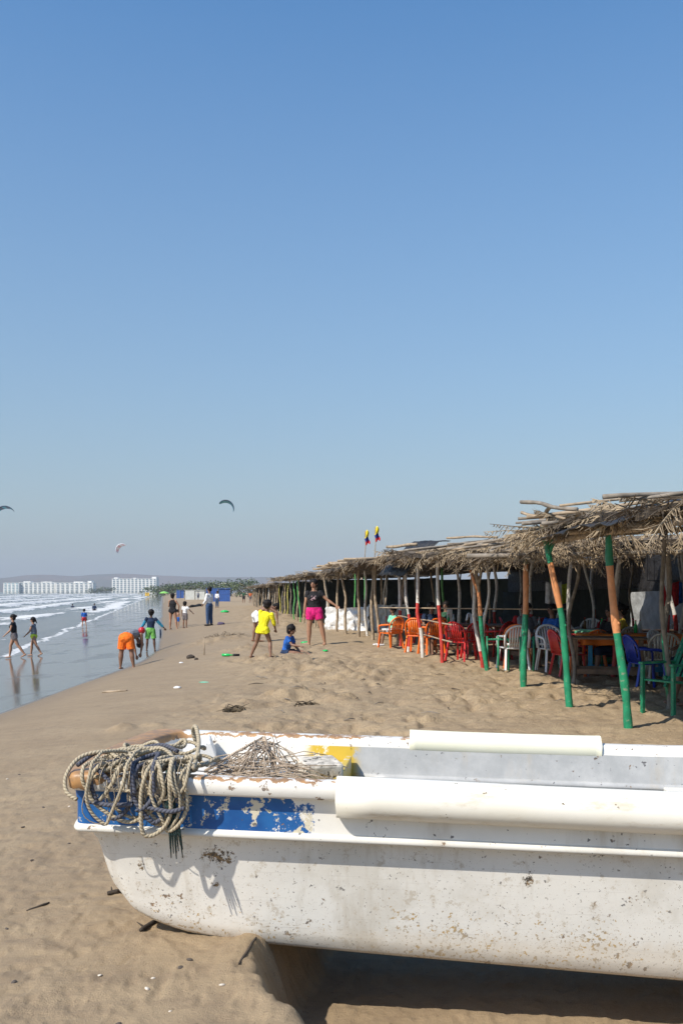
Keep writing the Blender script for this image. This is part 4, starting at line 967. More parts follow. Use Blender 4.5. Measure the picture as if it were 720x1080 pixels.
    # clothes follow the body
    if top:
        c = MB(); e = .011*g; sl = top.get('sleeve', .45); w_ = wd
        bot = P+tu*top.get('hem', .0)*g
        limb(c, O(bot), O(waist), .060*g*w_+e, .053*g*w_+e, ts, 1.38*fm, 1.34, cap0=False); limb(c, O(waist), O(chest), .053*g*w_+e, .063*g*w_+e, shs, 1.34, 1.42); limb(c, O(chest), O(neckb-tu2*.035*g), .063*g*w_+e, .040*g+e*.6, shs, 1.42, 1.65)
        if female:
            for sg in (-1, 1): c.ball(O(chest+tu2*.005*g+(f-tu2*f.dot(tu2)).normalized()*.047*g+shs*(sg*.042*g)), .036*g+e*.8, 10, 7)
        for k in (0, 1):
            el, wr = J['el%d' % k], J['wr%d' % k]
            if sl > 0:
                q = min(1, sl); limb(c, O(sh[k]), O(sh[k].lerp(el, q)), .029*g+e, .024*g+e*1.1, rt, cap1=sl >= 1)
                if sl > 1: limb(c, O(el), O(el.lerp(wr, sl-1)), .023*g+e, .018*g+e, rt, cap1=False)
        o = c.build('shirt', top['mat'], th, True, remesh=max(.0055, .0065*H/1.6), sm=2)
        if top.get('sleevemat'):
            for k in (0, 1):
                el, wr = J['el%d' % k], J['wr%d' % k]; c = MB(); limb(c, O(sh[k].lerp(el, .45)), O(el), .026*g+e*1.15, .023*g+e*1.15, rt); limb(c, O(el), O(el.lerp(wr, .75)), .023*g+e*1.15, .018*g+e, rt, cap1=False); c.build('sleeve', top['sleevemat'], th, True, remesh=.006, sm=1)
        if top.get('print'):
            c = MB(); fd_ = (f-tu2*f.dot(tu2)).normalized(); c0 = chest+fd_*(.062*g*w_+e+.004*g)
            for q in range(15):
                a, r_ = hr.uniform(0, 6.28), hr.uniform(.2, 1)*.05*g; p = c0+shs*math.cos(a)*r_*1.05+tu2*(math.sin(a)*r_*.8)-fd_*(abs(math.cos(a))*r_*.22)+fd_*.003*g
                c.ball(O(p), (.013*g, .006*g, .004*g), 7, 5, axes=(shs, fd_, tu2))
            c.build('print', top['print'], th)
    if bottom:
        c = MB(); e = .012*g; ln = bottom.get('len', .5); loose = bottom.get('loose', .3)
        hi = bottom.get('waist', .06)
        limb(c, O(P-tu*.02*g), O(P+tu*hi*g), .063*g*wd+e, .058*g*wd+e, ts, 1.38*fm, 1.36*fm, cap1=False)
        for k in (0, 1):
            hp, kn, an = J['hip%d' % k], J['kn%d' % k], J['an%d' % k]; q = min(1, ln)
            limb(c, O(hp), O(hp.lerp(kn, q)), .054*g*fm*wd+e, (.054-.021*q)*g*fm*wd+e*(1+loose), rt, cap1=ln > 1)
            if ln > 1: limb(c, O(kn), O(kn.lerp(an, ln-1)), .033*g*wd+e*1.2, .024*g*wd+e*1.2, rt, cap1=False)
        c.build(bottom.get('name', 'shorts'), bottom['mat'], th, True, remesh=max(.0055, .0065*H/1.6), sm=2)
    if extra: extra(th, J, O, dict(f=f, rt=rt, up=up, hc=hc, neckb=neckb, chest=chest, g=g, hr=hr_, hd=hd, face=face, shs=shs))
    return th
def shoes(mat):
    def fn(th, J, O, k):
        for i in (0, 1):
            an = J['an%d' % i]; c = MB(); limb(c, O(an-k['f']*.026*k['g']-k['up']*.020*k['g']), O(an+k['f']*.088*k['g']-k['up']*.024*k['g']), .026*k['g'], .018*k['g'], k['rt'], 1.1, 1.7); c.build('shoe', mat, th, True)
    return fn
BLK = cloth('black_cloth', (.016, .015, .017)); PINK = cloth('pink_cloth', (.62, .015, .17)); PRN = cloth('pale_print', (.62, .42, .46)); YELC = cloth('yellow_cloth', (.80, .72, .02)); BLUEC = cloth('blue_cloth', (.02, .11, .42)); NAVY = cloth('navy_cloth', (.015, .03, .07))
ORC = cloth('orange_cloth', (.80, .16, .015)); GRNC = cloth('green_cloth', (.16, .42, .09)); WHC = cloth('white_cloth', (.72, .72, .72)); JEAN = cloth('denim', (.035, .07, .15)); GREYC = cloth('grey_cloth', (.20, .21, .24)); TEALC = cloth('teal_cloth', (.03, .22, .34)); REDC = cloth('red_cloth', (.45, .025, .03)); LYEL = cloth('lime_yellow_cloth', (.60, .70, .06)); MINT = cloth('mint_cloth', (.22, .60, .42)); KH = cloth('grey_shorts_cloth', (.15, .13, .13))
dn = (0, 0, -1)
STAND = dict(legs=[((.02, -.06, -1), (-.04, -.03, -1)), ((.02, .06, -1), (-.04, .03, -1))], arms=[((0, -.18, -1), (.12, -.1, -1)), ((0, .18, -1), (.12, .1, -1))])
# woman in the pink shorts, facing us, left arm (photo right) held out
def Hpx(g, py0, py1): return (py1-py0)/F*g.y
g = gp(334, 681)
person(g, Hpx(g, 611, 681)*1.0, (-.1, -1), 'woman in a black printed tee and bright pink shorts standing with one arm out', dict(
    legs=[((.05, -.26, -1), (-.05, -.20, -1)), ((.02, .10, -1), (-.03, .02, -1))], arms=[((.0, -.78, -.75), (.1, -.95, -.62)), ((.05, .22, -1), (.05, .12, -1))], torso=(0, .02, 1), bulk=1.12, face=(1, .25, -.05)),
    'tan', dict(mat=BLK, sleeve=.42, hem=-.01, print=PRN), dict(mat=PINK, len=.52, loose=0), 'bun', True)
# child in yellow, leaning forward
g = gp(275, 694)
person(g, Hpx(g, 634, 695)*1.02, (.35, .9), 'child in a wet yellow long shirt stepping over the sand beside the sitting girl', dict(
    legs=[((.05, -.30, -1), (-.10, -.42, -1)), ((.35, .22, -1), (-.35, .22, -1))], arms=[((.25, -.15, -1), (.3, .1, -.9)), ((.35, .12, -1), (.6, -.1, -.7))], torso=(.10, .12, 1), bend=(.25, .22, 1)),
    'brown', dict(mat=YELC, sleeve=1.3, hem=-.07), dict(mat=YELC, len=.28, loose=.6), 'short', child=True)
# person bending behind
g = gp(270, 677)
person(g, 1.72, (1, .3), 'person in white shorts bending over behind the child in yellow', dict(
    legs=[((.05, -.30, -1), (-.15, -.10, -1)), ((.25, .30, -1), (-.15, .15, -1))], arms=[((.25, -.5, -1), (-.3, -.1, -1)), ((.75, .5, -.55), (.1, .1, -1))], torso=(.75, 0, .65), bend=(1, 0, .25), head=(1, 0, .1), face=(.2, 0, -1)),
    'brown', None, dict(mat=WHC, len=.55, loose=.4), 'short')
# girl sitting in the hollow
g = gp(301, 690); g2 = g
person(g, 1.50, (.85, -.35), 'girl in a blue tee sitting in the dug sand with wild dark hair', dict(
    legs=[((1, -.35, .12), (1, .3, -.25)), ((1, .35, .10), (1, -.3, -.25))], arms=[((.25, -.35, -1), (.55, .0, -.55)), ((.65, .2, -.7), (1, -.1, -.12))], torso=(.22, 0, 1), bend=(.4, 0, 1)),
    'brown', dict(mat=BLUEC, sleeve=.6, hem=.0, print=PINK), dict(mat=NAVY, len=.6), 'wild', female=True, child=True, sit=.02)
# man in orange shorts, bending down with his back to us
g = gp(134, 706)
def cap_red(th, J, O, k): pass
person(g, 1.66, (.15, 1), 'person in orange shorts bent double with both hands reaching the wet sand', dict(
    legs=[((.02, -.14, -1), (-.02, -.05, -1)), ((.02, .16, -1), (-.02, .16, -1))], arms=[((.05, .25, -1), (-.12, .28, -1)), ((.05, .10, -1), (-.1, -.12, -1))], torso=(.80, .12, .45), bend=(.55, .35, -.35), head=(-.1, .35, -1), face=(-.6, .2, -.5), bulk=1.18),
    'brown', dict(mat=GREYC, sleeve=.0, hem=.05), dict(mat=ORC, len=.78, loose=1.2, waist=.05), 'short')
# boy with the ball
g = gp(159, 687)
def ball_fn(th, J, O, k): pass
BOY = person(g, Hpx(g, 645, 687)*1.03, (-.1, 1), 'boy in lime green shorts and a navy top carrying a red ball', dict(
    legs=[((.02, -.10, -1), (-.02, -.06, -1)), ((.02, .14, -1), (-.02, .08, -1))], arms=[((-.05, -.45, -.9), (.1, -.55, -.8)), ((.1, .65, -.75), (.1, .8, -.8))], torso=(0, .05, 1)),
    'dark', dict(mat=NAVY, sleeve=.5, hem=0, sleevemat=TEALC), dict(mat=GRNC, len=.85, loose=1.0), 'short', child=True)
mb = MB(); p = at(149.5, 665, g.y-.12); mb.ball(p, .13, 20, 14); tag(mb.build('beach_ball', M('red_ball', (.50, .015, .02), .35, .1, 5, .05), None, True), 'shiny red ball held by the boy in green shorts', 'ball')
p = at(169, 669, g.y); mb = MB(); mb.tube([p+Vector((0, 0, .18)), p+Vector((.01, 0, 0)), p+Vector((0, 0, -.16))], [.03, .035, .02], 7); tag(mb.build('swim_sandal', NAVY, None, True), 'dark sandal dangling from the hand of the boy in green shorts', 'sandal')
# woman in black swimsuit with a child
g = gp(183, 664)
person(g, Hpx(g, 626, 664)*1.0, (.25, 1), 'woman in a black swimsuit with a cream strap standing with her back to us', dict(
    legs=[((.02, -.08, -1), (-.02, -.04, -1)), ((.02, .16, -1), (-.02, .16, -1))], arms=[((.2, -.25, -1), (.6, .3, .5)), ((.1, .5, -.8), (.4, -.2, -.9))], bulk=1.05),
    'tan', dict(mat=BLK, sleeve=0, hem=-.03), dict(mat=BLK, len=.10, name='swimsuit_bottom'), 'bun', True)
g = gp(185, 662.5); g.y += .7; g.z = h1(g.x, g.y)
person(g, .95, (.2, 1), 'small child in blue shorts standing in front of the woman in the black swimsuit', STAND, 'tan', None, dict(mat=BLUEC, len=.8, loose=.8), 'short', child=True)
g = gp(195, 662.5)
person(g, Hpx(g, 636, 663)*1.02, (.5, .9), 'toddler in a white tee and dark shorts between the two standing adults', dict(legs=STAND['legs'], arms=[((.1, -.3, -1), (.2, -.2, -1)), ((.3, .55, -.7), (.5, .3, -.5))]), 'brown', dict(mat=WHC, sleeve=.6, hem=0), dict(mat=KH, len=.8, loose=.7), 'wild', child=True)
g = gp(221, 660)
person(g, Hpx(g, 619, 660)*1.0, (-.8, .4), 'man in a white shirt and blue jeans standing on the open sand', dict(legs=[((.05, -.03, -1), (-.05, -.03, -1)), ((.0, .05, -1), (-.05, .05, -1))], arms=[((.15, -.15, -1), (.5, .1, -.5)), ((.1, .2, -1), (.6, -.1, -.4))]),
       'brown', dict(mat=WHC, sleeve=1.7, hem=-.03), dict(mat=JEAN, len=1.95, name='jeans'), 'short', extra=shoes(BLK))
g = gp(229, 641)
person(g, Hpx(g, 625, 641)*1.1, (-.5, -.8), 'person in a white top and jeans in front of the blue tarpaulins', STAND, 'brown', dict(mat=WHC, sleeve=1, hem=0), dict(mat=JEAN, len=1.9, name='jeans'), 'short', hands=False, vox=.012)
g = gp(209, 633)
person(g, 1.6, (0, -1), 'tiny distant person on the sand below the white fence', STAND, 'brown', dict(mat=GREYC, sleeve=1, hem=0), dict(mat=NAVY, len=1, name='shorts'), 'short', hands=False, vox=.012)
# two walkers at the water's edge
WALK = lambda a: dict(legs=[((-.45*a, -.05, -1), (-.75*a, -.05, -1)), ((.40*a, .05, -1), (.10, .05, -1))], arms=[((.25, -.15, -1), (.75, -.1, -.7)), ((-.25, .15, -1), (.05, .1, -1))], torso=(.08, 0, 1), feet=[(1, 0, -.5), (1, 0, 0)])
g = gp(18, 694)
person(g, 1.66, (-1, -.12), 'woman in a black bikini top and dark shorts walking left through the shallow water', WALK(1.0), 'tan', dict(mat=BLK, sleeve=.25, hem=.135), dict(mat=KH, len=.34, loose=.5), 'bun', True)
def side_bag(th, J, O, k): pass
g = gp(38, 692)
person(g, 1.5, (-1, .05), 'girl in a grey top and lime bikini bottom walking left through shallow water', WALK(.85), 'tan', dict(mat=GREYC, sleeve=.2, hem=.06), dict(mat=LYEL, len=.06, waist=.03, name='bikini_bottom'), 'pony', True, child=False)
g = gp(89, 662)
person(g, Hpx(g, 645, 662)*1.15, (-.4, .8), 'small boy in a blue shirt and red shorts wading in the thin wash', dict(legs=[((.3, -.1, -1), (-.3, -.1, -1)), ((-.1, .1, -1), (-.3, .1, -1))], arms=STAND['arms'], torso=(.1, 0, 1)), 'tan', dict(mat=BLUEC, sleeve=1, hem=-.03), dict(mat=REDC, len=.6, loose=.6), 'short', child=True)
# bathers among the waves
for px, py, D, lab, arms in ((99.5, 637.5, 125, 'dark bather standing waist deep in the surf, right of the crouching one', 1), (76.5, 635, 150, 'dark bather crouching low in the surf, left of the standing one', 0)):
    x = (px-360)/F*D; person((x, D, -.75 if arms else -1.15), 1.75, (0, -1), lab, STAND, 'dark', dict(mat=NAVY, sleeve=1.6, hem=0), dict(mat=BLK, len=1), 'short', hands=False, vox=.012)
# people by and under the huts
SIT = dict(legs=[((1, -.15, -.05), (.15, -.05, -1)), ((1, .15, -.05), (.15, .05, -1))], arms=[((.35, -.2, -1), (.9, .1, .0)), ((.35, .2, -1), (.9, -.1, .0))], torso=(-.10, 0, 1), bend=(.05, 0, 1))
SITN = lambda a: dict(SIT, arms=[((.35, -.2, -1), (.9, .1, a)), ((.35, .2, -1), (.9, -.1, -.1))])
g = gp(414, 681); person(g, 1.45, (-.9, -.35), 'child in a mint shirt and white shorts sitting on an orange chair', SITN(.1), 'brown', dict(mat=MINT, sleeve=.7, hem=0), dict(mat=WHC, len=.8, loose=.8), 'short', sit=.42, extra=shoes(WHC))
NEARP = [(283, 641, 1.7, (.6, -.6), 'man in a white shirt standing by the lime green poles', WHC, NAVY, 'short'), (309.5, 640, 1.65, (-.8, -.3), 'person in a white tee and green shorts beside the far huts', WHC, cloth('deep_green', (.02, .22, .08)), 'short'),
         (320, 648, 1.6, (.2, -1), 'person in a teal shirt standing half behind the woman in pink shorts', TEALC, REDC, 'short'), (298, 637, 1.6, (0, -1), 'person in a pale blue top among the lime green poles', cloth('pale_blue', (.25, .42, .62)), NAVY, 'bob'),
         (257, 636, 1.65, (0, -1), 'person in a dark green shirt at the far end of the huts', cloth('dark_green', (.03, .09, .05)), BLK, 'short'), (264, 636, 1.6, (.3, -1), 'person in an orange shirt at the far end of the huts', cloth('rust', (.6, .15, .05)), KH, 'short')]
for px, py, H, fw, lab, tm, bm_, hrn in NEARP:
    g = gp(px, py); person(g, H, fw, lab, STAND, 'brown', dict(mat=tm, sleeve=.6, hem=0), dict(mat=bm_, len=.9), hrn, hands=False, vox=.012)
UND = [((4.1, 21.4), (-.6, -1), 'person in a dark red shirt sitting at the back of the third hut', REDC, .5), ((3.9, 19.9), (.5, -1), 'person in a pale shirt sitting behind the bamboo rail of the third hut', GREYC, .3), ((4.9, 17.3), (-.9, -.4), 'person in a black shirt sitting behind the white armchair', BLK, .4),
       ((4.3, 19.4), (-1, -.5), 'person in a blue shirt sitting deep in the shade of the third hut', BLUEC, .4), ((2.2, 23.2), (.3, -1), 'dark shirted person sitting between the orange chairs', NAVY, .3), ((5.0, 12.8), (-1, -.2), 'person in a maroon shirt at the orange covered table', cloth('maroon', (.2, .03, .04)), .4)]
UND += [((5.6, 19.0), (-1, .2), 'person in a yellow shirt deep under the third hut', cloth('mustard', (.5, .36, .04)), .5), ((3.4, 24.0), (-.4, -1), 'person in a white shirt under the far end of the third hut', WHC, .2), ((6.4, 22.2), (-1, -.3), 'person in a red shirt deep under the third hut', REDC, .4),
        ((6.6, 16.2), (-1, .1), 'person in a white shirt at the back of the second hut', WHC, .3), ((5.7, 15.2), (-.8, -.6), 'person in an orange shirt at the back of the second hut', cloth('rust', (.6, .15, .05)), .3), ((2.9, 26.4), (-.5, -1), 'person in a dark green shirt behind the grey plastic wall', cloth('dark_green', (.03, .09, .05)), .3)]
for (x, y), fw, lab, m_, a in UND:
    person((x, y, h1(x, y)), 1.65, fw, lab, SITN(a), 'brown', dict(mat=m_, sleeve=.6, hem=0), dict(mat=NAVY, len=1.2), hr.choice(['short', 'bob', 'bun']), sit=.47, hands=True)

# ------------------------------------------------------------------ plastic chairs and tables
def pl(name, c): return M(name, c, .35, .08, 5, .05, 30)
CH = dict(white=pl('white_plastic', (.74, .75, .76)), orange=pl('orange_plastic', (.85, .17, .015)), red=pl('red_plastic', (.55, .02, .02)), blue=pl('blue_plastic', (.02, .05, .38)), green=pl('green_plastic', (.02, .36, .17)), beige=pl('beige_plastic', (.62, .56, .46)))
_proto = {}
def armchair(loc, rz, col, label, group='plastic armchairs under the huts', arms=True):
    key = (col, arms)
    if key not in _proto:
        t = thing('plastic_chair', (0, 0, 0), 0, label, 'chair', group); m = CH[col]
        mb = MB(); N_ = 9   # seat shell
        for lay in (0, -.02):
            for j in range(N_+1):
                for i in range(N_+1):
                    x = (i/N_-.5)*(.46-.04*j/N_); y = -.22+.42*j/N_; mb.v.append((x, y, .43-.03*math.sin(math.pi*i/N_)*math.sin(math.pi*j/N_)+.01*(1-j/N_)+lay))
        Q = (N_+1)**2
        for j in range(N_):
            for i in range(N_):
                a = j*(N_+1)+i; mb.face((a, a+1, a+N_+2, a+N_+1)); mb.face((a+Q, a+N_+1+Q, a+N_+2+Q, a+1+Q))
        for i in range(N_):
            for a, b in ((i, i+1), (N_*(N_+1)+i+1, N_*(N_+1)+i), ((i+1)*(N_+1), i*(N_+1)), (i*(N_+1)+N_, (i+1)*(N_+1)+N_)): mb.face((b, a, a+Q, b+Q))
        mb.build('seat', m, t, True)
        # back: arched frame with slats (y+ is the back of the chair)
        bk = MB(); arc = []
        for i in range(21):
            a = math.pi*i/20; arc.append((-.245*math.cos(a), .20+.10*math.sin(a)+.02, .62+.24*math.sin(a)**.8))
        arc = [(-.235, .19, .43)]+arc+[(.235, .19, .43)]; bk.tube(arc, [.020]*len(arc), 8, flat=1.5)
        for i in range(7):
            x = -.165+.055*i; zt = .60+.24*math.sqrt(max(0, 1-(x/.25)**2)); yt = .22+.10*math.sqrt(max(0, 1-(x/.25)**2))
            bk.beam((x*.85, .19, .43), (x, yt, zt), .034, .010)
        bk.beam((-.2, .205, .50), (.2, .205, .50), .012, .04); bk.build('backrest', m, t, True)
        for sg in (-1, 1):
            if arms:
                ar = MB(); ar.tube([(sg*.245, .23, .66), (sg*.275, .10, .655), (sg*.28, -.08, .645), (sg*.265, -.19, .62), (sg*.255, -.215, .56), (sg*.25, -.215, .42)], [.016, .022, .024, .022, .018, .016], 8, flat=1.0); ar.build('armrest', m, t, True)
            for yy, y2 in ((-.205, -.25), (.18, .26)):
                lg = MB(); lg.beam((sg*.215, yy, .43), (sg*.25, y2, .0), .042, .030); lg.beam((sg*.20, yy, .42), (sg*.235, y2, .0), .012, .045); lg.build('leg', m, t, bevel=.004)
        _proto[key] = t; o = t
    else: o = copy_tree(_proto[key])
    o.location = loc; o.rotation_euler = (0, 0, rz); o['label'] = label; return o
def on(px, py): return gp(px, py)
CHAIRS = [((541, 706), 190, 'white', 'white armchair with a slatted back directly behind the picket rail'), ((598, 702), 150, 'white', 'white armchair behind the second green and orange post'),
 ((613, 703), 60, 'red', 'red armchair between the picket rail and the green table'), ((681, 727), 95, 'blue', 'dark blue armchair at the near side of the blue legged table'), ((698, 721), 170, 'beige', 'cream armchair right of the dark blue one'),
 ((674, 712), 10, 'beige', 'cream armchair on the far side of the blue legged table'), ((455, 690), 200, 'orange', 'orange armchair behind the red and white posts, right one of the front pair'), ((440, 688), 160, 'orange', 'orange armchair left one of the front pair behind the rail'),
 ((412, 684), 220, 'orange', 'orange armchair the mint shirted child sits on'), ((486, 697), 140, 'red', 'red armchair right of the square rail post'), ((500, 695), 190, 'red', 'red armchair by the leaning white post'), ((524, 696), 230, 'red', 'red armchair left of the white slatted armchair'),
 ((470, 684), 30, 'orange', 'orange armchair in the middle row of the third hut'), ((448, 679), 20, 'red', 'red armchair in the back row of the third hut'), ((495, 684), 300, 'red', 'red armchair deep in the third hut'), ((565, 694), 200, 'red', 'red armchair in the shade behind the first green post'),
 ((580, 690), 20, 'red', 'red armchair at the far table of the second hut'), ((540, 686), 80, 'red', 'red armchair deep in shade between the third and second hut'), ((648, 697), 30, 'red', 'red armchair beyond the orange covered table'), ((700, 700), 210, 'white', 'white armchair at the far right beyond the orange table'),
 ((620, 692), 330, 'white', 'white armchair behind the green table'), ((515, 688), 60, 'orange', 'orange armchair beside the red ones deep in the third hut')]
for (px, py), a, c, lab in CHAIRS:
    g = gp(px, py); armchair(g, R(a), c, lab)
# green wooden slat chair at the right edge
g = gp(708, 752); t = thing('garden_chair', g, R(-62), 'green slatted wooden chair with a sloping back at the right edge', 'chair'); m = GREENP
for sg in (-1, 1):
    mb = MB(); mb.beam((sg*.25, .26, -.03), (sg*.25, .16, .44), .045, .045, 0); mb.build('leg', m, t, bevel=.004)
    mb = MB(); mb.beam((sg*.25, -.24, -.03), (sg*.25, -.24, .60), .045, .045); mb.build('leg', m, t, bevel=.004)
    mb = MB(); mb.beam((sg*.25, -.28, .62), (sg*.25, .30, .62), .07, .028); mb.build('armrest', m, t, bevel=.004)
    mb = MB(); mb.beam((sg*.22, .12, .30), (sg*.22, .50, .98), .045, .03); mb.build('back_frame', m, t, bevel=.004)
mb = MB(); [mb.box((0, -.2+.1*i, .41-.01*i), (.48, .08, .022)) for i in range(5)]; mb.build('seat', m, t, bevel=.003)
mb = MB(); [mb.beam((-.18+.09*i, .20, .44), (-.18+.09*i, .48, .95), .055, .014) for i in range(5)]; mb.beam((-.24, .48, .97), (.24, .48, .97), .05, .03); mb.build('backrest', m, t, bevel=.003)
# blue-legged table with orange covers
BLT = M('sky_blue_paint', (.03, .28, .50), .5, .2, 9, .3, wear=(.3, .3, .28), wearat=.68); CLO = M('orange_cover', (.78, .20, .02), .6, .12, 5, .4, 12, bd=.02)
def table(name, g, rz, L, Wd, H, lm, label, top_m=None, frame=True):
    t = thing(name, g, rz, label, 'table', None); mb = MB(); nb = 5
    for i in range(nb): mb.box((0, -Wd/2+Wd*(i+.5)/nb, H-.015), (L, Wd/nb-.008, .03))
    mb.build('table_top', top_m or lm, t, bevel=.004)
    for sx in (-1, 1):
        for sy in (-1, 1): mb = MB(); mb.box((sx*(L/2-.10), sy*(Wd/2-.07), (H-.03)/2-.02), (.075, .075, H-.0)); mb.build('leg', lm, t, bevel=.005)
    if frame:
        for sy in (-1, 1): mb = MB(); mb.box((0, sy*(Wd/2-.07), .16), (L-.13, .035, .09)); mb.build('stretcher', lm, t, bevel=.004)
        for sx in (-1, 1): mb = MB(); mb.box((sx*(L/2-.10), 0, .17), (.035, Wd-.05, .09)); mb.build('stretcher', lm, t, bevel=.004)
    return t
g = gp(665, 714); table('wooden_table', g, R(-8), 1.7, .72, .78, BLT, 'sky blue wooden table under an orange cover')
def cover(g, rz, L, Wd, H, drop, mat, label, k=0):
    mb = MB(); nx, ny = 46, 24; Rm = Matrix.Rotation(rz, 3, 'Z')
    for j in range(ny+1):
        for i in range(nx+1):
            x = (i/nx-.5)*(L+2*drop); y = (j/ny-.5)*(Wd+2*drop); ex = max(0, abs(x)-L/2); ey = max(0, abs(y)-Wd/2)
            dz = max(ex, ey); fx_ = math.copysign(min(abs(x), L/2)+.02+.03*(ex > 0)*(1+math.sin(y*16+k)), x); fy_ = math.copysign(min(abs(y), Wd/2)+.02+.03*(ey > 0)*(1+math.sin(x*13+k)), y)
            if ex == 0: fx_ = x
            if ey == 0: fy_ = y
            mb.v.append(tuple(Vector(g)+Rm @ Vector((fx_, fy_, H+.008-dz+.02*float(fbm(x*5+k, y*5, 2))*(dz > 0)))))
    for j in range(ny):
        for i in range(nx): a = j*(nx+1)+i; mb.face((a, a+1, a+nx+2, a+nx+1))
    o = mb.build('table_cover', mat, None, True); md = o.modifiers.new('s', 'SOLIDIFY'); md.thickness = .004; tag(o, label, 'tablecloth'); return o
cover(g, R(-8), 1.74, .76, .78, .20, CLO, 'orange plastic cover hanging over the blue legged table')
g = gp(727, 716); table('wooden_table', g, R(6), 1.0, .7, .76, BLT, 'second blue table cut by the right edge of the picture'); cover(g, R(6), 1.04, .74, .76, .22, CLO, 'orange plastic cover on the table cut by the right edge', 3)
g = gp(630, 703); table('wooden_table', g, R(5), .9, .7, .74, GREENP, 'green wooden table left of the blue one'); cover(g, R(5), .94, .74, .74, .18, pl('mint_cover', (.10, .36, .22)), 'green cloth over the green table', 5)
TBR = M('brown_table_wood', (.20, .12, .07), .6, .3, 9, .3)
for (px, py), L_, lab in (((470, 690), 1.2, 'brown table between the orange armchairs'), ((505, 690), 1.2, 'brown table among the red armchairs'), ((560, 697), 1.0, 'brown table behind the white slatted armchair'), ((690, 704), 1.2, 'brown table beyond the cream armchairs')):
    table('wooden_table', gp(px, py), R(hr.uniform(-20, 20)), L_, .75, .74, TBR, lab)

# ------------------------------------------------------------------ kites, flags, far things
def kite(c, span, rot, cols, label, bend=1.0, chord=.32, arcs=(10, 170)):
    mb = MB(); n = 26; c = Vector(c); Rm = Matrix.Rotation(rot, 3, 'Y')
    for i in range(n+1):
        f = i/n; a = R(arcs[0]+(arcs[1]-arcs[0])*f); ctr = Vector((math.cos(a)*span/2, 0, math.sin(a)*span/2*bend)); rad = Vector((math.cos(a), 0, math.sin(a))); w = span*chord*.5*(math.sin(math.pi*(.06+.88*f)))**.6
        for (u, v) in ((-.5, .03), (-.42, .10), (-.2, .07), (.2, .04), (.5, .0), (.2, -.01), (-.2, .0), (-.42, -.05)):
            p = ctr+Vector((0, u*w*1.6, 0))+rad*(v*w*1.2)+Vector((0, 0, -abs(u)*0))+rad*(-u*w*.35)
            mb.v.append(tuple(Rm @ p))
    for i in range(n):
        for j in range(8): j2 = (j+1) % 8; mb.face((i*8+j, i*8+j2, (i+1)*8+j2, (i+1)*8+j), 0 if j in (0, 7) else (1 if (i//4) % 2 == 0 else 2))
    mb.face(range(8)); mb.face(range(n*8, n*8+8))
    o = mb.build('kitesurfing_kite', cols, None, True); o.location = c; return tag(o, label, 'kite', 'kites over the bay')
KB = M('kite_blue', (.02, .26, .36), .5, .1, 1, 0); KD = M('kite_dark', (.03, .05, .09), .5, .1, 1, 0); KW = M('kite_white', (.80, .78, .80), .5, .05, 1, 0); KP = M('kite_pink', (.75, .45, .50), .5, .05, 1, 0)
kite(at(237.5, 537.5, 210), 3.6, R(30), [KD, KB, KB], 'dark blue crescent kite in the middle of the sky', 1.0, .75, (15, 165))
kite(at(130, 581, 330), 4.2, R(-35), [KW, KW, KP], 'small white and pink kite low over the hotels', 1.0, .9, (25, 165))
kite(at(6, 543, 200), 3.9, R(-2), [KD, KD, KB], 'dark grey kite at the left edge of the sky', .8, .6, (20, 160))
FLY, FLB, FLR = M('flag_yellow', (.85, .66, .02), .7, .08, 5, .1), M('flag_blue', (.02, .04, .25), .7, .08, 5, .1), M('flag_red', (.60, .02, .03), .7, .08, 5, .1)
def flag(px, py_top, py_bot, D, hgt, label):
    a = at(px, py_top, D); b = at(px-.6, py_bot, D); t = thing('flag', b, 0, label, 'flag', 'flags on the fourth hut'); mb = MB(); mb.tube([(0, 0, 0), (a-b)*.5+Vector((.02, 0, 0)), a-b], .014, 6); mb.build('flagpole', WOOD, t)
    for k, (m_, z0, z1) in enumerate(((FLY, 0, .5), (FLB, .5, .76), (FLR, .76, 1))):
        mb = MB(); nx, nz = 8, 6
        for j in range(nz+1):
            for i in range(nx+1):
                z = z0+(z1-z0)*j/nz; w = .09+.05*z; x = .02+(i/nx)*w; mb.v.append((x+.02*math.sin(z*9), .07*math.sin(x*58+z*3), (a-b).z-.02-z*hgt+.05*(i/nx)-.03*math.sin(i*1.1)))
        for j in range(nz):
            for i in range(nx): q = j*(nx+1)+i; mb.face((q, q+1, q+nx+2, q+nx+1))
        o = mb.build('flag_cloth', m_, t, True); md = o.modifiers.new('s', 'SOLIDIFY'); md.thickness = .004
flag(385, 560, 592, 30, .42, 'small furled yellow blue and red flag, left of the pair on the roof')
flag(395.5, 556, 590, 29, .42, 'small furled yellow blue and red flag, right and higher of the pair on the roof')
# blue tarpaulin shelters, white fence, small far items
def shelter(px0, px1, y0, y1, mat, label, rows=0, cat='shelter', name='tarp_shelter', group=None):
    g = gp((px0+px1)/2, y1); D = g.y; w = (px1-px0)/F*D; h = (y1-y0)/F*D; t = thing(name, g, 0, label, cat, group); nb = max(2, int(w/1.6))
    for i in range(nb):
        x = -w/2+w*(i+.5)/nb; mb = MB(); mb.box((x, .1*math.sin(i*2.1), h*.47), (w/nb*.93, .06, h*.95)); mb.build('panel', mat, t)
        mb = MB(); mb.tube([(x-w/nb/2, 0, -.2), (x-w/nb/2, 0, h)], .05, 6); mb.build('post', WOODG, t)
    mb = MB(); mb.box((0, 1.0, h), (w, 2.2, .10)); mb.build('roof', mat, t)
shelter(217, 243, 620.5, 634.5, TARPB, 'wide bright blue tarpaulin shelter at the far end of the sand'); shelter(186, 194, 622.5, 631, TARPB, 'small blue tarpaulin shelter left of the white fence')
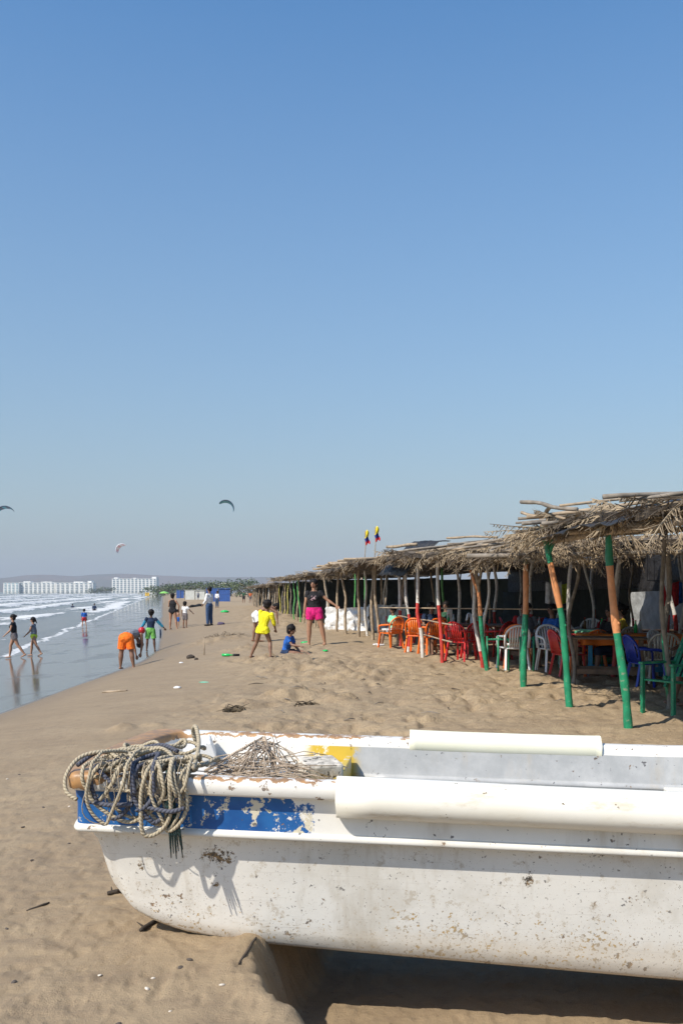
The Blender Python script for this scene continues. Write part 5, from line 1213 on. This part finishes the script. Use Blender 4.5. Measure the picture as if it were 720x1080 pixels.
shelter(195, 216, 622.5, 632.5, M('white_fence_paint', (.55, .56, .52), .7, .1, 2, .1), 'long pale fence panels between the two blue shelters', cat='fence', name='panel_fence')
shelter(153, 157.5, 625, 629, pl('yellow_tarp', (.70, .42, .03)), 'small yellow tent at the far water edge', cat='tent', name='beach_tent'); shelter(158.5, 164, 625, 629.5, pl('pale_tarp', (.55, .55, .5)), 'small pale tent right of the yellow one', cat='tent', name='beach_tent')
g = gp(173, 636); t = thing('beach_parasol', g, 0, 'lime green parasol behind the woman in the black swimsuit', 'parasol'); mb = MB(); mb.tube([(0, 0, -.2), (0, 0, 2.1)], .03, 6); mb.build('pole', WHITEW, t)
mb = MB(); n = 12
for r_, z_ in ((.02, 2.2), (.5, 2.08), (.95, 1.8)):
    for i in range(n): mb.v.append((r_*math.cos(6.283*i/n), r_*math.sin(6.283*i/n), z_))
for k in (0, 1):
    for i in range(n): mb.face((k*n+i, (k+1)*n+i, (k+1)*n+(i+1) % n, k*n+(i+1) % n))
o = mb.build('canopy', pl('lime_cloth', (.25, .55, .12)), t); md = o.modifiers.new('s', 'SOLIDIFY'); md.thickness = .02

# ------------------------------------------------------------------ litter, toys, driftwood on the sand
def blob(name, px, py, r, mat, label, cat, flat=.6, n=1, rz=0):
    g = gp(px, py); mb = MB(); r = Vector(r)
    mb.ball((0, 0, 0), (1, 1, 1), 22, 14)
    mb.v = [tuple(Vector((v[0]*r.x, v[1]*r.y, v[2]*r.z))*(1+.5*float(fbm(v[0]*1.7+px, v[1]*1.7+v[2]+py, 3)))) for v in mb.v]
    o = mb.build(name, mat, None, True); o.location = g+Vector((0, 0, r.z*.4)); o.rotation_euler = (0, 0, rz); return tag(o, label, cat)
def stick(name, p, q, r, mat, label, cat='driftwood', br=0):
    a, b = gp(*p), gp(*q); mb = MB(); n = 8; pts = [a.lerp(b, i/n)+Vector((0, 0, r*.6+.02*math.sin(i*1.3)*(b-a).length*.3)) for i in range(n+1)]; mb.tube(pts, [r*(.5+.6*math.sin(math.pi*(.15+.7*i/n))) for i in range(n+1)], 7)
    for k in range(br): c = pts[2+2*k]; mb.tube([c, c+(b-a).cross(Vector((0, 0, 1))).normalized()*(.3*(b-a).length)*(1 if k % 2 else -1)+Vector((0, 0, .02))], [r*.5, r*.2], 5)
    return tag(mb.build(name, mat, None, True), label, cat)
DRK = M('dark_driftwood', (.05, .038, .028), .9, .4, 12, .8, 40); GLASS = M('green_glass', (.02, .45, .10), .2, .1, 9, 0); SEA = M('dried_seaweed', (.10, .075, .045), .95, .5, 12, 1, 30)
stick('driftwood', (200, 641), (213, 639), .16, DRK, 'dark log lying beyond the toddler on the sand')
stick('driftwood', (113, 944), (134, 940), .012, DRK, 'small dark bark sliver left of the bow', br=2); stick('driftwood', (148, 983), (166, 972), .011, DRK, 'dark twig touching the sand below the bow curve', br=1)
stick('driftwood', (252, 1018), (270, 990), .006, DRK, 'thin bent twig sticking up at the edge of the scoured hollow'); stick('driftwood', (28, 962), (52, 953), .006, DRK, 'thin straight twig near the left edge of the sand')
stick('driftwood', (108, 731), (134, 729), .02, WOOD, 'pale stick lying on the damp sand left of centre'); stick('driftwood', (150, 693), (165, 690), .015, WOOD, 'faint stick by the feet of the boy in green shorts') if False else None
g = gp(215, 691); mb = MB(); mb.tube([g+Vector((0, 0, -.1)), g+Vector((.01, 0, .2)), g+Vector((-.01, 0, .50))], [.02, .016, .012], 6); tag(mb.build('upright_stick', WOOD, None, True), 'thin stick planted upright in the sand left of the green bottle', 'stick')
def bottle(px, py, rz, s, label):
    g = gp(px, py); t = thing('glass_bottle', g+Vector((0, 0, .05*s)), rz, label, 'bottle'); mb = MB(); mb.tube([(-.22*s, 0, 0), (-.21*s, 0, 0), (.02*s, 0, 0), (.10*s, 0, 0), (.18*s, 0, 0)], [.03*s, .05*s, .05*s, .022*s, .02*s], 10); mb.build('bottle_body', GLASS, t, True)
    mb = MB(); mb.tube([(.18*s, 0, 0), (.40*s, 0, 0)], .045*s, 9); mb.build('neck_wrap', BLK, t, True)
bottle(240.5, 692.5, R(-5), .72, 'bright green toy spade with a black handle lying near the yellow child')
for nm_ in ('glass_bottle',): bpy.data.objects[nm_].name = 'toy_spade'
bpy.data.objects['toy_spade']['category'] = 'toy spade'
blob('plastic_toy', 237, 646, (.30, .2, .12), GLASS, 'bright green and orange toy lying right of the man in jeans', 'toy'); blob('plastic_bag', 322, 678.5, (.15, .14, .04), GLASS, 'flat light green plastic by the feet of the woman in pink shorts', 'plastic bag')
blob('plastic_bag', 343, 687, (.07, .06, .03), GLASS, 'tiny green scrap below the woman in pink shorts', 'plastic scrap'); blob('beach_stone', 201, 694.5, (.11, .09, .07), DRK, 'dark red brown lump on the sand left of the upright stick', 'stone'); blob('beach_stone', 207, 696, (.05, .05, .04), DRK, 'small dark lump beside the red brown one', 'stone')
blob('folded_towel', 233, 659, (.20, .15, .10), M('purple_towel', (.09, .07, .12), .9, .2, 9, .3), 'dark purple towel lying right of the man in jeans', 'towel')
blob('paper_scrap', 187, 726, (.06, .04, .025), WHC, 'white paper scrap on the damp sand', 'litter'); blob('paper_scrap', 215, 720, (.09, .05, .012), MINT, 'pale green paper scrap right of the white one', 'litter'); blob('paper_scrap', 191, 699.5, (.05, .04, .02), WHC, 'pale blue scrap left of the dark lumps', 'litter')
def seaweed(px, py, rx, ry, n, label, h=.12):
    g = gp(px, py); mb = MB()
    for k in range(n):
        a = hr.uniform(0, 6.28); r = math.sqrt(hr.random()); c = Vector((rx*r*math.cos(a), ry*r*math.sin(a), 0)); wz = h1(g.x+c.x, g.y+c.y)-g.z; c.z = wz+h*(1-r)*hr.random(); d = Vector((hr.gauss(0, 1), hr.gauss(0, 1), hr.gauss(0, .3))).normalized()*hr.uniform(.05, .16)
        mb.tube([c-d, c+Vector((hr.gauss(0, .02), hr.gauss(0, .02), .03)), c+d], [.004, .008, .003], 4)
    o = mb.build('seaweed_clump', SEA, None, True); o.location = g; tag(o, label, 'seaweed')
seaweed(246, 750, .14, .10, 34, 'few dark weed strands on the sand mound left of the others, beyond the bow', .05); seaweed(322, 744, .16, .1, 22, 'few weed strands on the mound right of centre beyond the boat', .04)
seaweed(236, 669, .8, .6, 90, 'wide flat seaweed patch on the sand below the man in jeans', .1)
for k in range(26):
    px, py = hr.uniform(260, 640), hr.uniform(700, 762); g = gp(px, py); mb = MB(); d = Vector((hr.gauss(0, 1), hr.gauss(0, 1), 0)).normalized()*hr.uniform(.04, .14); mb.tube([Vector((0, 0, .01))-d, Vector((0, 0, .025)), Vector((0, 0, .008))+d], [.004, .008, .003], 5)
    o = mb.build('dry_twig', DRK if k % 2 else WOODG, None, True); o.location = g; tag(o, 'short dry twig, one of many scattered on the trampled sand beyond the boat', 'twig', 'twigs scattered on the trampled sand')
# bushes behind the huts
for k, (x, y, w, h, lab) in enumerate([(11.6, 24, 3.4, 2.9, 'sunlit green bush behind the third hut'), (12.6, 19, 3.6, 3.0, 'green bush behind the second hut'), (12.2, 29, 3.6, 3.0, 'green bush behind the fourth hut'), (13.0, 14, 3.4, 3.0, 'green bush behind the nearest hut'), (15.5, 33, 5, 3.8, 'big green bush far behind the white post')]):
    tree(x, y, w, h, lab, 'bushes behind the huts', 2600, .13)

# more crooked thin posts, hanging cloths and things on the tables under the near huts
for th, pts in ((A, [(4.2, 12.2), (6.4, 9.2), (6.6, 11.9)]), (B, [(3.8, 15.6), (6.0, 14.6), (6.2, 17.4), (8.3, 16.0)]), (Ch, [(3.0, 19.4), (3.3, 23.1), (5.4, 20.2), (5.3, 23.3), (7.5, 21.2), (7.4, 24.3)]), (Dh, [(1.9, 27.2), (2.3, 31), (1.6, 35), (4.6, 30.2), (4.4, 35.5)])):
    for x, y in pts: post(th, (x, y, h1(x, y)), (x+hr.uniform(-.3, .3), y+hr.uniform(-.2, .2), 3.25), .034, .026, [(hr.uniform(.3, .5), hr.choice('rgd')), (1, hr.choice('wdn'))], crook=.09)
CL = [(TEALC, 'teal'), (REDC, 'red'), (WHC, 'white'), (LYEL, 'lime yellow'), (BLUEC, 'blue'), (ORC, 'orange')]
for k, (x, y) in enumerate([(6.9, 16.4), (6.8, 19.6), (4.9, 21.9), (5.6, 24.2), (7.9, 22.5)]):
    mb = MB(); z = h1(x, y)+1.75; nx, nz = 10, 8; w = .36
    for j in range(nz+1):
        for i in range(nx+1): mb.v.append((x+(i/nx-.5)*w, y+.05*math.sin(i*1.4+k)*(.4+j/nz), z-.50*j/nz-.04*math.sin(math.pi*i/nx)))
    for j in range(nz):
        for i in range(nx): q = j*(nx+1)+i; mb.face((q, q+1, q+nx+2, q+nx+1))
    o = mb.build('hanging_towel', CL[k][0], None, True); md = o.modifiers.new('s', 'SOLIDIFY'); md.thickness = .006; tag(o, '%s towel hanging from a roof pole in the shade of the %s hut' % (CL[k][1], ['second', 'third', 'third', 'third', 'third', 'fourth'][k]), 'towel')
    mb = MB(); mb.tube([(x-w/2-.3, y, z+.01), (x+w/2+.3, y, z+.01)], .008, 5); mb.tube([(x-w/2-.3, y, z+.01), (x-w/2-.3, y, 3.3)], .005, 4); mb.tube([(x+w/2+.3, y, z+.01), (x+w/2+.3, y, 3.3)], .005, 4)
    c_ = mb.build('line', HOSE, o)
BOTT = [M('brown_glass', (.10, .04, .01), .15, .1, 9, 0), GLASS, M('clear_plastic', (.55, .60, .62), .2, .1, 9, 0)]
n_ = 0
for (px, py), zt, nm_ in (((665, 714), .80, 'orange covered table'), ((630, 703), .76, 'green covered table'), ((470, 690), .75, 'table between the orange armchairs'), ((505, 690), .75, 'table among the red armchairs'), ((560, 697), .75, 'table behind the white slatted armchair')):
    g = gp(px, py)
    for k, (dx, dy) in enumerate(((-.25, .05), (.05, -.12), (.2, .1))):
        if k == 2 and n_ % 2: continue
        p = g+Vector((dx, dy, zt)); t = thing('drink_bottle', p, 0, '%s bottle on the %s' % (('brown', 'green', 'clear')[k], nm_), 'bottle', 'drink bottles on the tables')
        mb = MB(); mb.tube([(0, 0, 0), (0, 0, .13), (0, 0, .17), (0, 0, .22)], [.032, .032, .014, .012], 10); mb.build('bottle_body', BOTT[k], t, True); mb = MB(); mb.tube([(0, 0, .219), (0, 0, .232)], .014, 8); mb.build('cap', REDC, t)
    n_ += 1
# shells and pebbles on the foreground sand
SHELL = M('shell', (.62, .55, .46), .6, .2, 30, .3); PEB = M('pebble', (.10, .08, .065), .8, .3, 30, .4)
for k in range(70):
    y = hr.uniform(3.3, 9); x = hr.uniform(-.36*y, -.06*y if y < 5 else .05*y); 
    if y < 5.6 and x > -1.35 and y > 3.95: continue
    r = hr.uniform(.006, .017); mb = MB(); mb.ball((0, 0, 0), (r, r*hr.uniform(.5, .9), r*hr.uniform(.25, .5)), 9, 6); o = mb.build('shell_fragment' if k % 2 else 'pebble', SHELL if k % 2 else PEB, None, True); o.location = (x, y, h1(x, y)+r*.15); o.rotation_euler = (hr.uniform(-.3, .3), hr.uniform(-.3, .3), hr.uniform(0, 6))
    tag(o, 'small pale shell fragment on the smooth foreground sand' if k % 2 else 'small dark pebble on the smooth foreground sand', 'shell' if k % 2 else 'pebble', 'shell fragments on the foreground sand' if k % 2 else 'pebbles on the foreground sand')

for (x, y), a, c, lab in [((5.4, 13.0), 80, 'green', 'green armchair in the shade far behind the dark blue one'), ((4.5, 17.3), 200, 'orange', 'orange armchair far behind the green table'), ((5.6, 16.2), 40, 'white', 'white armchair deep in the second hut, left of the other'), ((5.9, 14.2), 150, 'green', 'green armchair deep in the second hut'),
    ((4.0, 17.9), 10, 'white', 'white armchair in the gap between the second and third hut'), ((3.5, 18.9), 170, 'orange', 'orange armchair among the red ones of the third hut'), ((5.2, 20.6), 60, 'white', 'white armchair deep in the third hut'), ((6.6, 18.3), 250, 'red', 'red armchair at the very back of the third hut'),
    ((4.1, 17.2), 100, 'red', 'red armchair well behind the white slatted one'), ((6.2, 12.4), 200, 'white', 'white armchair at the back of the nearest hut')]:
    armchair(Vector((x, y, h1(x, y))), R(a), c, lab)
for x, y, lab in ((4.6, 16.4, 'brown table deep in the second hut'), (5.2, 19.6, 'brown table deep in the third hut'), (3.9, 22.6, 'brown table at the far end of the third hut')): table('wooden_table', Vector((x, y, h1(x, y))), R(hr.uniform(-20, 20)), 1.3, .8, .74, TBR, lab)
